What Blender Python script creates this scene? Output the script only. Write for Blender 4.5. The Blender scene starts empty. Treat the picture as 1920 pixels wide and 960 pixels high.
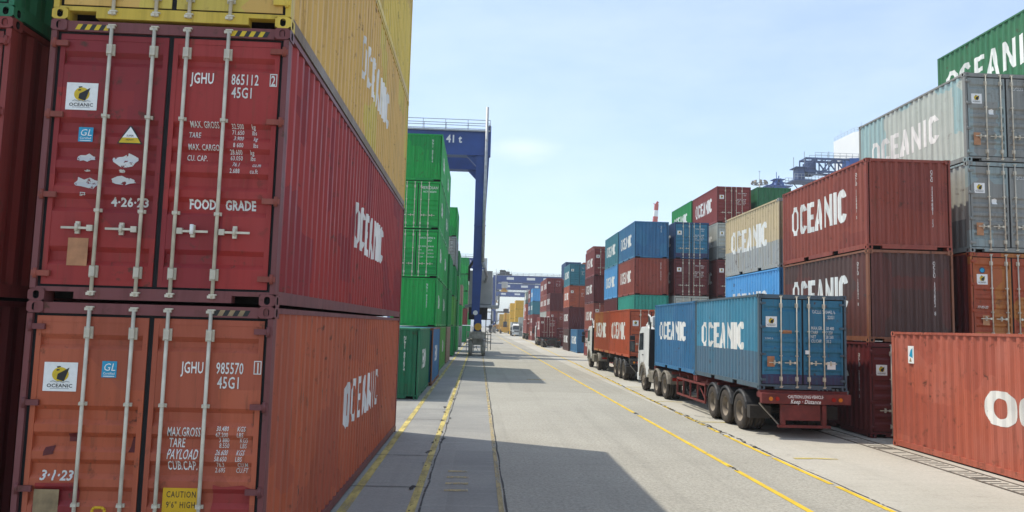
import bpy, bmesh, math, random
from mathutils import Vector, Matrix
random.seed(7)
sc = bpy.context.scene
COL = sc.collection
# ------------------------------------------------------------------ camera
F_PX, PITCH, YAW, ROLL, HC = 1408.57, 0.0928, 0.0414, 0.0273, 2.7818
fw = Vector((math.sin(YAW)*math.cos(PITCH), math.cos(YAW)*math.cos(PITCH), math.sin(PITCH)))
rt = Vector((math.cos(YAW), -math.sin(YAW), 0))
up = rt.cross(fw)
r1 = rt*math.cos(ROLL)+up*math.sin(ROLL)
u1 = -rt*math.sin(ROLL)+up*math.cos(ROLL)
cam_d = bpy.data.cameras.new('camera')
cam_d.sensor_width = 36.0
cam_d.lens = 36.0*F_PX/1920.0
cam_d.clip_start = 0.1
cam_d.clip_end = 8000
cam = bpy.data.objects.new('camera', cam_d)
COL.objects.link(cam)
m = Matrix((r1, u1, -fw)).transposed().to_4x4()
m.translation = (0, 0, HC)
cam.matrix_world = m
sc.camera = cam
# ------------------------------------------------------------------ sky, sun, exposure
S = Vector((-0.435, 0.227, 1.0)).normalized()
EL = math.asin(S.z)
AZ = math.atan2(S.x, S.y)
w = bpy.data.worlds.new('World')
sc.world = w
w.use_nodes = True
nt = w.node_tree
bg = nt.nodes['Background']
sky = nt.nodes.new('ShaderNodeTexSky')
sky.sky_type = 'NISHITA'
sky.sun_disc = False
sky.sun_elevation = EL
sky.sun_rotation = AZ
sky.air_density = 1.0
sky.dust_density = 1.0
sky.ozone_density = 1.2
hz = nt.nodes.new('ShaderNodeMix'); hz.data_type = 'RGBA'      # pale haze lying over the clear blue
hz.inputs[0].default_value = 0.30
hz.inputs[7].default_value = (4.0, 4.75, 5.4, 1)
nt.links.new(sky.outputs[0], hz.inputs[6])
# one faint soft cloud low over the lane and a little unevenness in the haze
tcw = nt.nodes.new('ShaderNodeTexCoord')
nz = nt.nodes.new('ShaderNodeTexNoise'); nz.inputs['Scale'].default_value = 5.0; nz.inputs['Detail'].default_value = 7; nz.inputs['Roughness'].default_value = 0.6
mpw = nt.nodes.new('ShaderNodeMapping'); mpw.inputs['Scale'].default_value = (1, 1, 3.5)
nt.links.new(tcw.outputs['Generated'], mpw.inputs[0]); nt.links.new(mpw.outputs[0], nz.inputs['Vector'])
cd = (fw*F_PX+r1*(985-960)-u1*(278-480)).normalized()
sub = nt.nodes.new('ShaderNodeVectorMath'); sub.operation = 'SUBTRACT'; sub.inputs[1].default_value = cd
nt.links.new(tcw.outputs['Generated'], sub.inputs[0])
scl = nt.nodes.new('ShaderNodeVectorMath'); scl.operation = 'MULTIPLY'; scl.inputs[1].default_value = (1/0.075, 1/0.075, 1/0.026)
nt.links.new(sub.outputs[0], scl.inputs[0])
ln = nt.nodes.new('ShaderNodeVectorMath'); ln.operation = 'LENGTH'; nt.links.new(scl.outputs[0], ln.inputs[0])
wob = nt.nodes.new('ShaderNodeMath'); wob.operation = 'MULTIPLY_ADD'; wob.inputs[1].default_value = 1.6
nt.links.new(nz.outputs[0], wob.inputs[0]); nt.links.new(ln.outputs['Value'], wob.inputs[2])
mr = nt.nodes.new('ShaderNodeMapRange'); mr.interpolation_type = 'SMOOTHSTEP'
mr.inputs[1].default_value = 0.85; mr.inputs[2].default_value = 1.9; mr.inputs[3].default_value = 0.40; mr.inputs[4].default_value = 0.0
nt.links.new(wob.outputs[0], mr.inputs[0])
mr2 = nt.nodes.new('ShaderNodeMapRange'); mr2.inputs[1].default_value = 0.35; mr2.inputs[2].default_value = 0.75; mr2.inputs[3].default_value = 0.0; mr2.inputs[4].default_value = 0.16
nt.links.new(nz.outputs[0], mr2.inputs[0])
mxa = nt.nodes.new('ShaderNodeMath'); mxa.operation = 'MAXIMUM'; nt.links.new(mr.outputs[0], mxa.inputs[0]); nt.links.new(mr2.outputs[0], mxa.inputs[1])
cl = nt.nodes.new('ShaderNodeMix'); cl.data_type = 'RGBA'; cl.inputs[7].default_value = (5.6, 5.9, 6.2, 1)
nt.links.new(mxa.outputs[0], cl.inputs[0]); nt.links.new(hz.outputs[2], cl.inputs[6])
nt.links.new(cl.outputs[2], bg.inputs[0])
bg.inputs[1].default_value = 0.145
sun_d = bpy.data.lights.new('sun', 'SUN')
sun_d.energy = 2.75
sun_d.angle = math.radians(0.5)
sun_d.color = (1.0, 0.94, 0.82)
sun = bpy.data.objects.new('sun', sun_d)
COL.objects.link(sun)
sun.rotation_euler = S.to_track_quat('Z', 'Y').to_euler()
sun.location = (-40, 20, 90)
vs = sc.view_settings
vs.view_transform = 'Standard'
vs.look = 'None'
vs.exposure = 0.63
vs.gamma = 1.0
vs.use_curve_mapping = False
sc.cycles.max_bounces = 6
sc.cycles.diffuse_bounces = 4
sc.cycles.transparent_max_bounces = 12
sc.cycles.use_denoising = True

# ------------------------------------------------------------------ materials
def new_mat(name):
    mt = bpy.data.materials.new(name)
    mt.use_nodes = True
    t = mt.node_tree
    return mt, t, t.nodes, t.links, t.nodes['Principled BSDF']

def plain(name, rgb, rough=0.55, metal=0.0, var=0.12, scale=3.0, spec=0.4):
    mt, t, N, Lk, b = new_mat(name)
    tc = N.new('ShaderNodeTexCoord')
    nz = N.new('ShaderNodeTexNoise'); nz.inputs['Scale'].default_value = scale; nz.inputs['Detail'].default_value = 6
    Lk.new(tc.outputs['Object'], nz.inputs['Vector'])
    mp = N.new('ShaderNodeMapRange')
    mp.inputs[1].default_value = 0.3; mp.inputs[2].default_value = 0.7
    mp.inputs[3].default_value = 1-var; mp.inputs[4].default_value = 1+var
    Lk.new(nz.outputs[0], mp.inputs[0])
    mx = N.new('ShaderNodeVectorMath'); mx.operation = 'SCALE'
    mx.inputs[0].default_value = rgb
    Lk.new(mp.outputs[0], mx.inputs['Scale'])
    Lk.new(mx.outputs[0], b.inputs['Base Color'])
    b.inputs['Roughness'].default_value = rough
    b.inputs['Metallic'].default_value = metal
    b.inputs['Specular IOR Level'].default_value = spec
    return mt

def mixc(N, Lk, fac, a, b, blend='MIX'):
    n = N.new('ShaderNodeMix'); n.data_type = 'RGBA'; n.blend_type = blend
    for i, v in ((0, fac), (6, a), (7, b)):
        if hasattr(v, 'is_linked'): Lk.new(v, n.inputs[i])
        elif isinstance(v, (int, float)): n.inputs[i].default_value = v
        else: n.inputs[i].default_value = (*v[:3], 1)
    return n.outputs[2]

def ramp(N, Lk, src, lo, hi, a=0.0, b=1.0):
    n = N.new('ShaderNodeMapRange'); n.clamp = True
    n.inputs[1].default_value = lo; n.inputs[2].default_value = hi
    n.inputs[3].default_value = a; n.inputs[4].default_value = b
    Lk.new(src, n.inputs[0])
    return n.outputs[0]

def paint(name, rgb, rust=0.35, fade=0.25, band=None, patch=None, rough=0.5):
    """weathered container paint; band=(z, rgb) an overpainted lower part, patch = rgb of repainted areas"""
    mt, t, N, Lk, b = new_mat(name)
    tc = N.new('ShaderNodeTexCoord')
    oi = N.new('ShaderNodeObjectInfo')
    ad = N.new('ShaderNodeVectorMath'); ad.operation = 'ADD'
    sc_ = N.new('ShaderNodeVectorMath'); sc_.operation = 'SCALE'
    sc_.inputs[0].default_value = (37.0, 53.0, 19.0)
    Lk.new(oi.outputs['Random'], sc_.inputs['Scale'])
    Lk.new(tc.outputs['Object'], ad.inputs[0]); Lk.new(sc_.outputs[0], ad.inputs[1])
    P = ad.outputs[0]
    def noise(scale, detail=5, rough_=0.55, vec=None, stretch=None):
        v = vec or P
        if stretch:
            mm = N.new('ShaderNodeMapping'); mm.inputs['Scale'].default_value = stretch
            Lk.new(v, mm.inputs[0]); v = mm.outputs[0]
        n = N.new('ShaderNodeTexNoise'); n.inputs['Scale'].default_value = scale
        n.inputs['Detail'].default_value = detail; n.inputs['Roughness'].default_value = rough_
        Lk.new(v, n.inputs['Vector'])
        return n.outputs[0]
    lum = 0.3*rgb[0]+0.5*rgb[1]+0.2*rgb[2]
    faded = tuple(min(0.8, c*0.90+lum*0.14+0.016) for c in rgb)
    dark = tuple(c*0.62 for c in rgb)
    big = noise(0.8, 4)
    col = mixc(N, Lk, ramp(N, Lk, big, 0.38, 0.68, 0.0, min(1, fade*2.2)), rgb, faded)
    if patch:
        vo = N.new('ShaderNodeTexVoronoi'); vo.distance = 'CHEBYCHEV'; vo.inputs['Scale'].default_value = 0.75
        Lk.new(P, vo.inputs['Vector'])
        sp = N.new('ShaderNodeSeparateColor'); Lk.new(vo.outputs['Color'], sp.inputs[0])
        col = mixc(N, Lk, ramp(N, Lk, sp.outputs[0], 0.70, 0.71, 0.0, 0.8), col, patch)
    if band:
        sx = N.new('ShaderNodeSeparateXYZ'); Lk.new(tc.outputs['Object'], sx.inputs[0])
        wob = noise(0.7, 2)
        mh = N.new('ShaderNodeMath'); mh.operation = 'MULTIPLY_ADD'
        Lk.new(wob, mh.inputs[0]); mh.inputs[1].default_value = 0.10; Lk.new(sx.outputs[2], mh.inputs[2])
        col = mixc(N, Lk, ramp(N, Lk, mh.outputs[0], band[0]+0.045, band[0]+0.055, 1.0, 0.0), col, band[1])
    streak = noise(2.2, 6, 0.6, stretch=(4.0, 4.0, 0.22))
    col = mixc(N, Lk, ramp(N, Lk, streak, 0.48, 0.72, 0.0, 0.70), col, dark)
    pale = noise(3.1, 5, 0.6, stretch=(3.0, 3.0, 0.3))
    col = mixc(N, Lk, ramp(N, Lk, pale, 0.58, 0.8, 0.0, 0.45*fade*2), col, faded)
    if rust > 0:
        spots = noise(5.5, 8, 0.68)
        region = noise(0.9, 3)
        mu = N.new('ShaderNodeMath'); mu.operation = 'MULTIPLY'
        Lk.new(ramp(N, Lk, spots, 0.575, 0.655), mu.inputs[0]); Lk.new(ramp(N, Lk, region, 0.40, 0.62), mu.inputs[1])
        col = mixc(N, Lk, ramp(N, Lk, mu.outputs[0], 0.0, 1.0, 0.0, min(1.0, rust*2.0)), col, (0.075, 0.030, 0.016))
        rs = noise(6.0, 6, 0.62, stretch=(3.0, 3.0, 0.16))
        col = mixc(N, Lk, ramp(N, Lk, rs, 0.60, 0.74, 0.0, min(1, rust*1.5)), col, (0.13, 0.05, 0.022))
    v = N.new('ShaderNodeMath'); v.operation = 'MULTIPLY_ADD'
    Lk.new(oi.outputs['Random'], v.inputs[0]); v.inputs[1].default_value = 0.16; v.inputs[2].default_value = 0.92
    s2 = N.new('ShaderNodeVectorMath'); s2.operation = 'SCALE'
    Lk.new(col, s2.inputs[0]); Lk.new(v.outputs[0], s2.inputs['Scale'])
    Lk.new(s2.outputs[0], b.inputs['Base Color'])
    Lk.new(ramp(N, Lk, big, 0.3, 0.7, rough-0.08, rough+0.15), b.inputs['Roughness'])
    b.inputs['Specular IOR Level'].default_value = 0.35
    dents = noise(1.7, 3)
    bp = N.new('ShaderNodeBump'); bp.inputs['Strength'].default_value = 0.55; bp.inputs['Distance'].default_value = 0.035
    Lk.new(dents, bp.inputs['Height']); Lk.new(bp.outputs[0], b.inputs['Normal'])
    return mt

def worn(name, rgb, lo=0.45, hi=0.52, scale=5.0, rough=0.7, stretch=(1, 1, 1)):
    """marking that has partly worn away"""
    mt, t, N, Lk, b = new_mat(name)
    tc = N.new('ShaderNodeTexCoord')
    mm = N.new('ShaderNodeMapping'); mm.inputs['Scale'].default_value = stretch
    Lk.new(tc.outputs['Object'], mm.inputs[0])
    n = N.new('ShaderNodeTexNoise'); n.inputs['Scale'].default_value = scale; n.inputs['Detail'].default_value = 9; n.inputs['Roughness'].default_value = 0.65
    Lk.new(mm.outputs[0], n.inputs['Vector'])
    n2 = N.new('ShaderNodeTexNoise'); n2.inputs['Scale'].default_value = 1.3; n2.inputs['Detail'].default_value = 4
    Lk.new(tc.outputs['Object'], n2.inputs['Vector'])
    Lk.new(mixc(N, Lk, ramp(N, Lk, n2.outputs[0], 0.35, 0.65), rgb, tuple(c*0.72 for c in rgb)), b.inputs['Base Color'])
    b.inputs['Roughness'].default_value = rough
    tr = N.new('ShaderNodeBsdfTransparent'); mx = N.new('ShaderNodeMixShader')
    Lk.new(ramp(N, Lk, n.outputs[0], lo, hi), mx.inputs[0])
    Lk.new(tr.outputs[0], mx.inputs[1]); Lk.new(b.outputs[0], mx.inputs[2])
    Lk.new(mx.outputs[0], N['Material Output'].inputs[0])
    return mt

def concrete(name, rgb, rgb2, speck=0.25, along=True, blotch=0.8, tracks=0.5):
    mt, t, N, Lk, b = new_mat(name)
    tc = N.new('ShaderNodeTexCoord')
    P = tc.outputs['Object']
    def noise(scale, detail=6, r=0.6, st=None):
        v = P
        if st:
            mm = N.new('ShaderNodeMapping'); mm.inputs['Scale'].default_value = st
            Lk.new(P, mm.inputs[0]); v = mm.outputs[0]
        n = N.new('ShaderNodeTexNoise'); n.inputs['Scale'].default_value = scale; n.inputs['Detail'].default_value = detail; n.inputs['Roughness'].default_value = r
        Lk.new(v, n.inputs['Vector']); return n.outputs[0]
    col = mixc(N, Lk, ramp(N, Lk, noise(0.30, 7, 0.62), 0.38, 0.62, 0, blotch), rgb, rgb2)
    dk = tuple(c*0.66 for c in rgb)
    lt = tuple(min(0.62, c*1.25) for c in rgb)
    # slab repairs
    vo = N.new('ShaderNodeTexVoronoi'); vo.distance = 'CHEBYCHEV'; vo.inputs['Scale'].default_value = 0.16
    Lk.new(P, vo.inputs['Vector'])
    sp = N.new('ShaderNodeSeparateColor'); Lk.new(vo.outputs['Color'], sp.inputs[0])
    col = mixc(N, Lk, ramp(N, Lk, sp.outputs[0], 0.74, 0.76, 0, 0.35), col, lt)
    col = mixc(N, Lk, ramp(N, Lk, sp.outputs[1], 0.78, 0.80, 0, 0.30), col, dk)
    # tyre tracks along the lane, brushed finish across it
    col = mixc(N, Lk, ramp(N, Lk, noise(1.0, 6, 0.6, (1.5, 0.035, 1)), 0.52, 0.72, 0, tracks), col, dk)
    col = mixc(N, Lk, ramp(N, Lk, noise(1.6, 7, 0.66, (0.30, 2.6, 1)), 0.50, 0.70, 0, 0.45), col, lt)
    col = mixc(N, Lk, ramp(N, Lk, noise(1.9, 7, 0.66, (0.35, 2.2, 1)), 0.55, 0.74, 0, 0.5), col, dk)
    # grit
    col = mixc(N, Lk, ramp(N, Lk, noise(16, 8, 0.85), 0.42, 0.60, 0, speck), col, tuple(c*0.60 for c in rgb))
    col = mixc(N, Lk, ramp(N, Lk, noise(19, 8, 0.85), 0.52, 0.66, 0, speck*0.7), col, lt)
    # oil drips and stains
    mu = N.new('ShaderNodeMath'); mu.operation = 'MULTIPLY'
    Lk.new(ramp(N, Lk, noise(1.7, 9, 0.72), 0.60, 0.70), mu.inputs[0]); Lk.new(ramp(N, Lk, noise(0.22, 3), 0.42, 0.60), mu.inputs[1])
    col = mixc(N, Lk, ramp(N, Lk, mu.outputs[0], 0, 1, 0, 0.75), col, tuple(c*0.34 for c in rgb))
    Lk.new(col, b.inputs['Base Color'])
    Lk.new(ramp(N, Lk, mu.outputs[0], 0, 1, 0.88, 0.6), b.inputs['Roughness'])
    b.inputs['Specular IOR Level'].default_value = 0.25
    bp = N.new('ShaderNodeBump'); bp.inputs['Strength'].default_value = 0.35; bp.inputs['Distance'].default_value = 0.012
    Lk.new(noise(30, 6, 0.75), bp.inputs['Height']); Lk.new(bp.outputs[0], b.inputs['Normal'])
    return mt

M = {}
M['red'] = paint('maroon_paint', (0.33, 0.026, 0.022), 0.45, 0.25, patch=(0.22, 0.018, 0.024))
M['red2'] = paint('oxide_red_paint', (0.285, 0.060, 0.036), 0.45, 0.35, patch=(0.24, 0.055, 0.040))
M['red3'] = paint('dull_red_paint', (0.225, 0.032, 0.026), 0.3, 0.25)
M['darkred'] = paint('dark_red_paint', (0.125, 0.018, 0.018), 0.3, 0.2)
M['brown'] = paint('brown_paint', (0.090, 0.044, 0.036), 0.45, 0.3, patch=(0.14, 0.045, 0.036))
M['orange'] = paint('orange_red_paint', (0.45, 0.098, 0.040), 0.55, 0.25, patch=(0.37, 0.085, 0.045))
M['orange2'] = paint('bright_orange_paint', (0.48, 0.085, 0.032), 0.4, 0.25)
M['salmon'] = paint('coral_paint', (0.43, 0.108, 0.062), 0.5, 0.35, patch=(0.37, 0.090, 0.055))
M['rustorange'] = paint('rust_orange_paint', (0.36, 0.065, 0.022), 0.4, 0.2, patch=(0.42, 0.17, 0.035))
M['yellow'] = paint('mustard_paint', (0.66, 0.40, 0.095), 0.4, 0.2, patch=(0.62, 0.50, 0.085))
M['yellow2'] = paint('yellow_paint', (0.70, 0.50, 0.06), 0.3, 0.25, patch=(0.56, 0.37, 0.09))
M['brightyellow'] = paint('bright_yellow_paint', (0.75, 0.42, 0.01), 0.12, 0.15)
M['green'] = paint('green_paint', (0.006, 0.36, 0.055), 0.3, 0.2, patch=(0.010, 0.27, 0.06))
M['green2'] = paint('mid_green_paint', (0.006, 0.25, 0.055), 0.15, 0.15)
M['ltgreen'] = paint('light_green_paint', (0.085, 0.33, 0.05), 0.2, 0.25)
M['dkgreen'] = paint('dark_green_paint', (0.018, 0.165, 0.075), 0.3, 0.25, patch=(0.012, 0.17, 0.08))
M['forest'] = paint('forest_green_paint', (0.030, 0.155, 0.062), 0.3, 0.3)
M['teal'] = paint('turquoise_paint', (0.035, 0.34, 0.26), 0.3, 0.25)
M['blue'] = paint('blue_paint', (0.034, 0.155, 0.31), 0.4, 0.3, patch=(0.05, 0.19, 0.33))
M['blue2'] = paint('steel_blue_paint', (0.050, 0.235, 0.36), 0.35, 0.3, band=(1.02, (0.085, 0.155, 0.22)))
M['bluedoor'] = paint('sea_blue_paint', (0.026, 0.17, 0.28), 0.45, 0.2, band=(0.42, (0.045, 0.035, 0.09)))
M['navy'] = paint('dark_blue_paint', (0.020, 0.065, 0.16), 0.3, 0.25)
M['brightblue'] = paint('sky_blue_paint', (0.085, 0.32, 0.62), 0.35, 0.25)
M['tealblue'] = paint('teal_blue_paint', (0.035, 0.19, 0.24), 0.35, 0.3)
M['beige'] = paint('beige_paint', (0.55, 0.43, 0.25), 0.4, 0.3, band=(1.05, (0.36, 0.37, 0.36)))
M['grey'] = paint('grey_paint', (0.25, 0.255, 0.235), 0.2, 0.3, patch=(0.28, 0.36, 0.36))
M['greyblue'] = paint('pale_blue_grey_paint', (0.46, 0.50, 0.44), 0.18, 0.35, patch=(0.28, 0.46, 0.47))
M['ltgrey'] = paint('light_grey_paint', (0.42, 0.43, 0.38), 0.3, 0.3, band=(0.95, (0.20, 0.22, 0.21)))
M['tan'] = paint('tan_paint', (0.32, 0.22, 0.15), 0.4, 0.3)
M['tanrail'] = paint('rusty_tan_rail_paint', (0.20, 0.13, 0.075), 0.7, 0.3)
M['framered'] = paint('maroon_frame_paint', (0.17, 0.045, 0.045), 0.5, 0.35)
M['frameyellow'] = paint('yellow_frame_paint', (0.66, 0.46, 0.05), 0.3, 0.2)
M['framerust'] = paint('rusty_frame_paint', (0.26, 0.10, 0.05), 0.6, 0.3)
M['framegrey'] = paint('slate_frame_paint', (0.07, 0.11, 0.14), 0.5, 0.3)
M['rod'] = plain('galvanised_rod', (0.60, 0.55, 0.44), 0.45, 0.1, 0.2, 6)
M['black'] = plain('black_rubber_and_hole_shade', (0.012, 0.012, 0.013), 0.75, 0, 0.3, 4, 0.25)
M['dark'] = plain('dark_underframe', (0.035, 0.028, 0.025), 0.8, 0, 0.3, 4, 0.2)
M['white'] = worn('white_lettering', (0.84, 0.83, 0.78), 0.24, 0.31, 5.0, 0.55)
M['whiteworn'] = worn('worn_white_lettering', (0.76, 0.75, 0.70), 0.32, 0.42, 7.0, 0.6)
M['palewash'] = worn('faded_lettering', (0.60, 0.55, 0.42), 0.42, 0.56, 5.0, 0.6)
M['sticker'] = plain('white_sticker', (0.82, 0.82, 0.79), 0.4, 0, 0.06, 5)
M['stkyellow'] = plain('sticker_yellow', (0.66, 0.46, 0.02), 0.45)
M['stkblack'] = plain('sticker_black', (0.02, 0.02, 0.02), 0.45)
M['stkblue'] = plain('sticker_blue', (0.02, 0.30, 0.50), 0.4)
M['caution'] = plain('caution_yellow', (0.66, 0.38, 0.01), 0.5, 0, 0.1)
M['plate'] = plain('data_plate', (0.42, 0.20, 0.10), 0.4, 0.4, 0.2, 8)
M['plategrey'] = plain('bare_plate', (0.27, 0.19, 0.10), 0.6, 0.0, 0.3, 9)
M['peel'] = worn('peeled_sticker', (0.74, 0.73, 0.70), 0.43, 0.46, 15.0, 0.6)
M['tyre'] = plain('dusty_tyre', (0.060, 0.050, 0.042), 0.9, 0, 0.35, 5, 0.2)
M['rim'] = plain('dusty_rim', (0.20, 0.165, 0.125), 0.7, 0.2, 0.3, 6)
M['cabwhite'] = plain('white_cab_paint', (0.72, 0.71, 0.68), 0.35, 0, 0.06, 2, 0.5)
M['cabblack'] = plain('black_plastic', (0.025, 0.025, 0.028), 0.6, 0, 0.25, 4)
M['glass'] = plain('dark_glass', (0.02, 0.028, 0.032), 0.08, 0, 0.05, 2, 0.8)
M['chassis'] = plain('red_chassis', (0.155, 0.026, 0.022), 0.6, 0, 0.3, 5)
M['chassisdark'] = plain('dusty_black_chassis', (0.045, 0.038, 0.032), 0.8, 0, 0.35, 5)
M['dustgrey'] = plain('dusty_grey_steel', (0.21, 0.185, 0.15), 0.7, 0.1, 0.25, 4)
M['dustpale'] = plain('dust_coated_steel', (0.33, 0.31, 0.265), 0.85, 0, 0.25, 3)
M['greenbar'] = plain('green_chassis', (0.015, 0.10, 0.035), 0.55)
M['taillight'] = plain('tail_light_red', (0.35, 0.015, 0.01), 0.25, 0, 0.05)
M['amber'] = plain('amber_lens', (0.65, 0.20, 0.02), 0.25, 0, 0.05)
M['crane'] = plain('crane_blue', (0.014, 0.052, 0.22), 0.5, 0, 0.18, 0.8)
M['crane2'] = plain('quay_crane_blue', (0.025, 0.085, 0.30), 0.5, 0, 0.15, 0.5)
M['quaygrey'] = plain('grimy_crane_steel', (0.07, 0.10, 0.20), 0.6, 0.1, 0.25, 0.8)
M['steel'] = plain('galvanised_steel', (0.36, 0.37, 0.38), 0.5, 0.4, 0.15, 3)
M['house'] = plain('machinery_grey', (0.42, 0.41, 0.38), 0.6, 0, 0.12, 1)
M['cranewhite'] = plain('crane_lettering', (0.7, 0.7, 0.68), 0.5, 0, 0.05)
M['yellowsteel'] = plain('yellow_machine', (0.60, 0.32, 0.02), 0.5, 0, 0.15, 2)
M['jibred'] = plain('jib_red', (0.50, 0.07, 0.04), 0.5)
M['bldg'] = plain('white_cladding', (0.78, 0.78, 0.76), 0.6, 0, 0.03, 0.3)
M['roadyellow'] = worn('yellow_road_paint', (0.70, 0.47, 0.02), 0.33, 0.40, 4.0)
M['roadworn'] = worn('worn_yellow_road_paint', (0.58, 0.46, 0.13), 0.22, 0.58, 3.0, stretch=(1.5, 0.35, 1))
M['roadfaint'] = worn('faint_yellow_road_paint', (0.55, 0.42, 0.18), 0.28, 0.72, 3.0, stretch=(2, 0.4, 1))
M['crack'] = worn('dark_joint', (0.035, 0.032, 0.030), 0.46, 0.54, 5.0, 0.9)
M['joint'] = worn('fine_joint', (0.06, 0.056, 0.052), 0.36, 0.46, 6.0, 0.9)
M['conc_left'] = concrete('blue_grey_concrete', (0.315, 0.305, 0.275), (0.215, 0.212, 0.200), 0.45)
M['conc_road'] = concrete('road_concrete', (0.350, 0.330, 0.278), (0.415, 0.392, 0.332), 0.85, False, blotch=1.0, tracks=0.60)
M['conc_right'] = concrete('apron_concrete', (0.40, 0.375, 0.315), (0.48, 0.455, 0.395), 0.4, False, tracks=0.25)
M['conc_base'] = concrete('yard_concrete', (0.24, 0.235, 0.22), (0.29, 0.28, 0.26), 0.3)

# ------------------------------------------------------------------ mesh helpers
class MB:
    def __init__(self): self.bm = bmesh.new()
    def poly(self, pts, mi=0):
        f = self.bm.faces.new([self.bm.verts.new(p) for p in pts]); f.material_index = mi; return f
    def box(self, x0, x1, y0, y1, z0, z1, mi=0, bevel=0.0):
        v = [self.bm.verts.new(p) for p in ((x0,y0,z0),(x1,y0,z0),(x1,y1,z0),(x0,y1,z0),(x0,y0,z1),(x1,y0,z1),(x1,y1,z1),(x0,y1,z1))]
        fs = [self.bm.faces.new([v[i] for i in q]) for q in ((3,2,1,0),(4,5,6,7),(0,1,5,4),(1,2,6,5),(2,3,7,6),(3,0,4,7))]
        for f in fs: f.material_index = mi
        if bevel:
            es = list({e for f in fs for e in f.edges})
            r = bmesh.ops.bevel(self.bm, geom=es, offset=bevel, segments=2, affect='EDGES', profile=0.5)
            for f in r['faces']: f.material_index = mi
        return self
    def tube(self, p, q, r, n=8, mi=0, r2=None):
        p, q = Vector(p), Vector(q); d = (q-p).normalized()
        a = d.orthogonal().normalized(); b = d.cross(a)
        r2 = r if r2 is None else r2
        A = [self.bm.verts.new(p+(a*math.cos(t)+b*math.sin(t))*r) for t in [2*math.pi*i/n for i in range(n)]]
        B = [self.bm.verts.new(q+(a*math.cos(t)+b*math.sin(t))*r2) for t in [2*math.pi*i/n for i in range(n)]]
        for i in range(n):
            f = self.bm.faces.new((A[i], A[(i+1)%n], B[(i+1)%n], B[i])); f.smooth = n > 6; f.material_index = mi
        for R in (A[::-1], B):
            f = self.bm.faces.new(R); f.material_index = mi
        return self
    def beam(self, p, q, wx, wz, mi=0, up=(0,0,1)):
        p, q = Vector(p), Vector(q); d = (q-p).normalized()
        u = Vector(up)
        if abs(d.dot(u)) > 0.95: u = Vector((0, 1, 0))
        a = d.cross(u).normalized()*wx/2; b = a.cross(d).normalized()*wz/2
        A = [self.bm.verts.new(p+s) for s in (-a-b, a-b, a+b, -a+b)]
        B = [self.bm.verts.new(q+s) for s in (-a-b, a-b, a+b, -a+b)]
        for i in range(4):
            f = self.bm.faces.new((A[i], A[(i+1)%4], B[(i+1)%4], B[i])); f.material_index = mi
        for R in (A[::-1], B):
            f = self.bm.faces.new(R); f.material_index = mi
        return self
    def prism(self, prof, x0, x1, mi=0, bevel=0.0):
        """polygon in (y, z) extruded along x"""
        A = [self.bm.verts.new((x0, y, z)) for y, z in prof]
        B = [self.bm.verts.new((x1, y, z)) for y, z in prof]
        n = len(prof); fs = []
        for i in range(n): fs.append(self.bm.faces.new((A[i], A[(i+1)%n], B[(i+1)%n], B[i])))
        fs.append(self.bm.faces.new(A[::-1])); fs.append(self.bm.faces.new(B))
        for f in fs: f.material_index = mi
        if bevel:
            r = bmesh.ops.bevel(self.bm, geom=list({e for f in fs for e in f.edges}), offset=bevel, segments=2, affect='EDGES', profile=0.5)
            for f in r['faces']: f.material_index = mi
        return self
    def lathe_x(self, prof, cx=0, cy=0, cz=0, n=28, mi=0, smooth=True):
        """profile of (x, r) turned about the x axis"""
        rings = []
        for x, r in prof:
            rings.append([self.bm.verts.new((cx+x, cy+r*math.cos(2*math.pi*i/n), cz+r*math.sin(2*math.pi*i/n))) for i in range(n)])
        for A, B in zip(rings, rings[1:]):
            for i in range(n):
                f = self.bm.faces.new((A[i], A[(i+1)%n], B[(i+1)%n], B[i])); f.smooth = smooth; f.material_index = mi
        return self
    def mesh(self, name, slots=1):
        bmesh.ops.recalc_face_normals(self.bm, faces=self.bm.faces)
        me = bpy.data.meshes.new(name); self.bm.to_mesh(me); self.bm.free()
        for i in range(slots): me.materials.append(None)
        return me

def obj(name, me, mats=(), parent=None, loc=None, rz=0.0):
    o = bpy.data.objects.new(name, me); COL.objects.link(o)
    for i, mt in enumerate(mats if isinstance(mats, (list, tuple)) else [mats]):
        if i < len(o.material_slots):
            o.material_slots[i].link = 'OBJECT'; o.material_slots[i].material = mt
    if parent: o.parent = parent
    if loc: o.location = loc
    if rz: o.rotation_euler.z = rz
    return o

def thing(name, label, cat, loc=(0,0,0), rz=0.0, group=None):
    o = bpy.data.objects.new(name, None); COL.objects.link(o)
    o.empty_display_size = 0.3
    o.location = loc; o.rotation_euler.z = rz
    o['label'] = label; o['category'] = cat
    if group: o['group'] = group
    return o

def struct(name, me, mats):
    o = obj(name, me, mats); o['kind'] = 'structure'; return o

CACHE = {}
def cached(key, fn):
    if key not in CACHE: CACHE[key] = fn()
    return CACHE[key]

# ------------------------------------------------------------------ flat lettering conformed to corrugation
def font_polys(text, size, xs=0.68, bold=0.012, align='LEFT', line=0.92, spacing=1.06, shear=0.0):
    cu = bpy.data.curves.new('t', 'FONT'); cu.body = text; cu.size = size
    cu.align_x = align; cu.space_line = line; cu.space_character = spacing; cu.offset = bold*size; cu.shear = shear
    cu.resolution_u = 2; cu.fill_mode = 'FRONT'; cu.dimensions = '2D'
    o = bpy.data.objects.new('t', cu)
    me = bpy.data.meshes.new_from_object(o)
    P = [[(me.vertices[i].co.x*xs, me.vertices[i].co.y) for i in p.vertices] for p in me.polygons]
    bpy.data.objects.remove(o); bpy.data.meshes.remove(me); bpy.data.curves.remove(cu)
    return P

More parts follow.
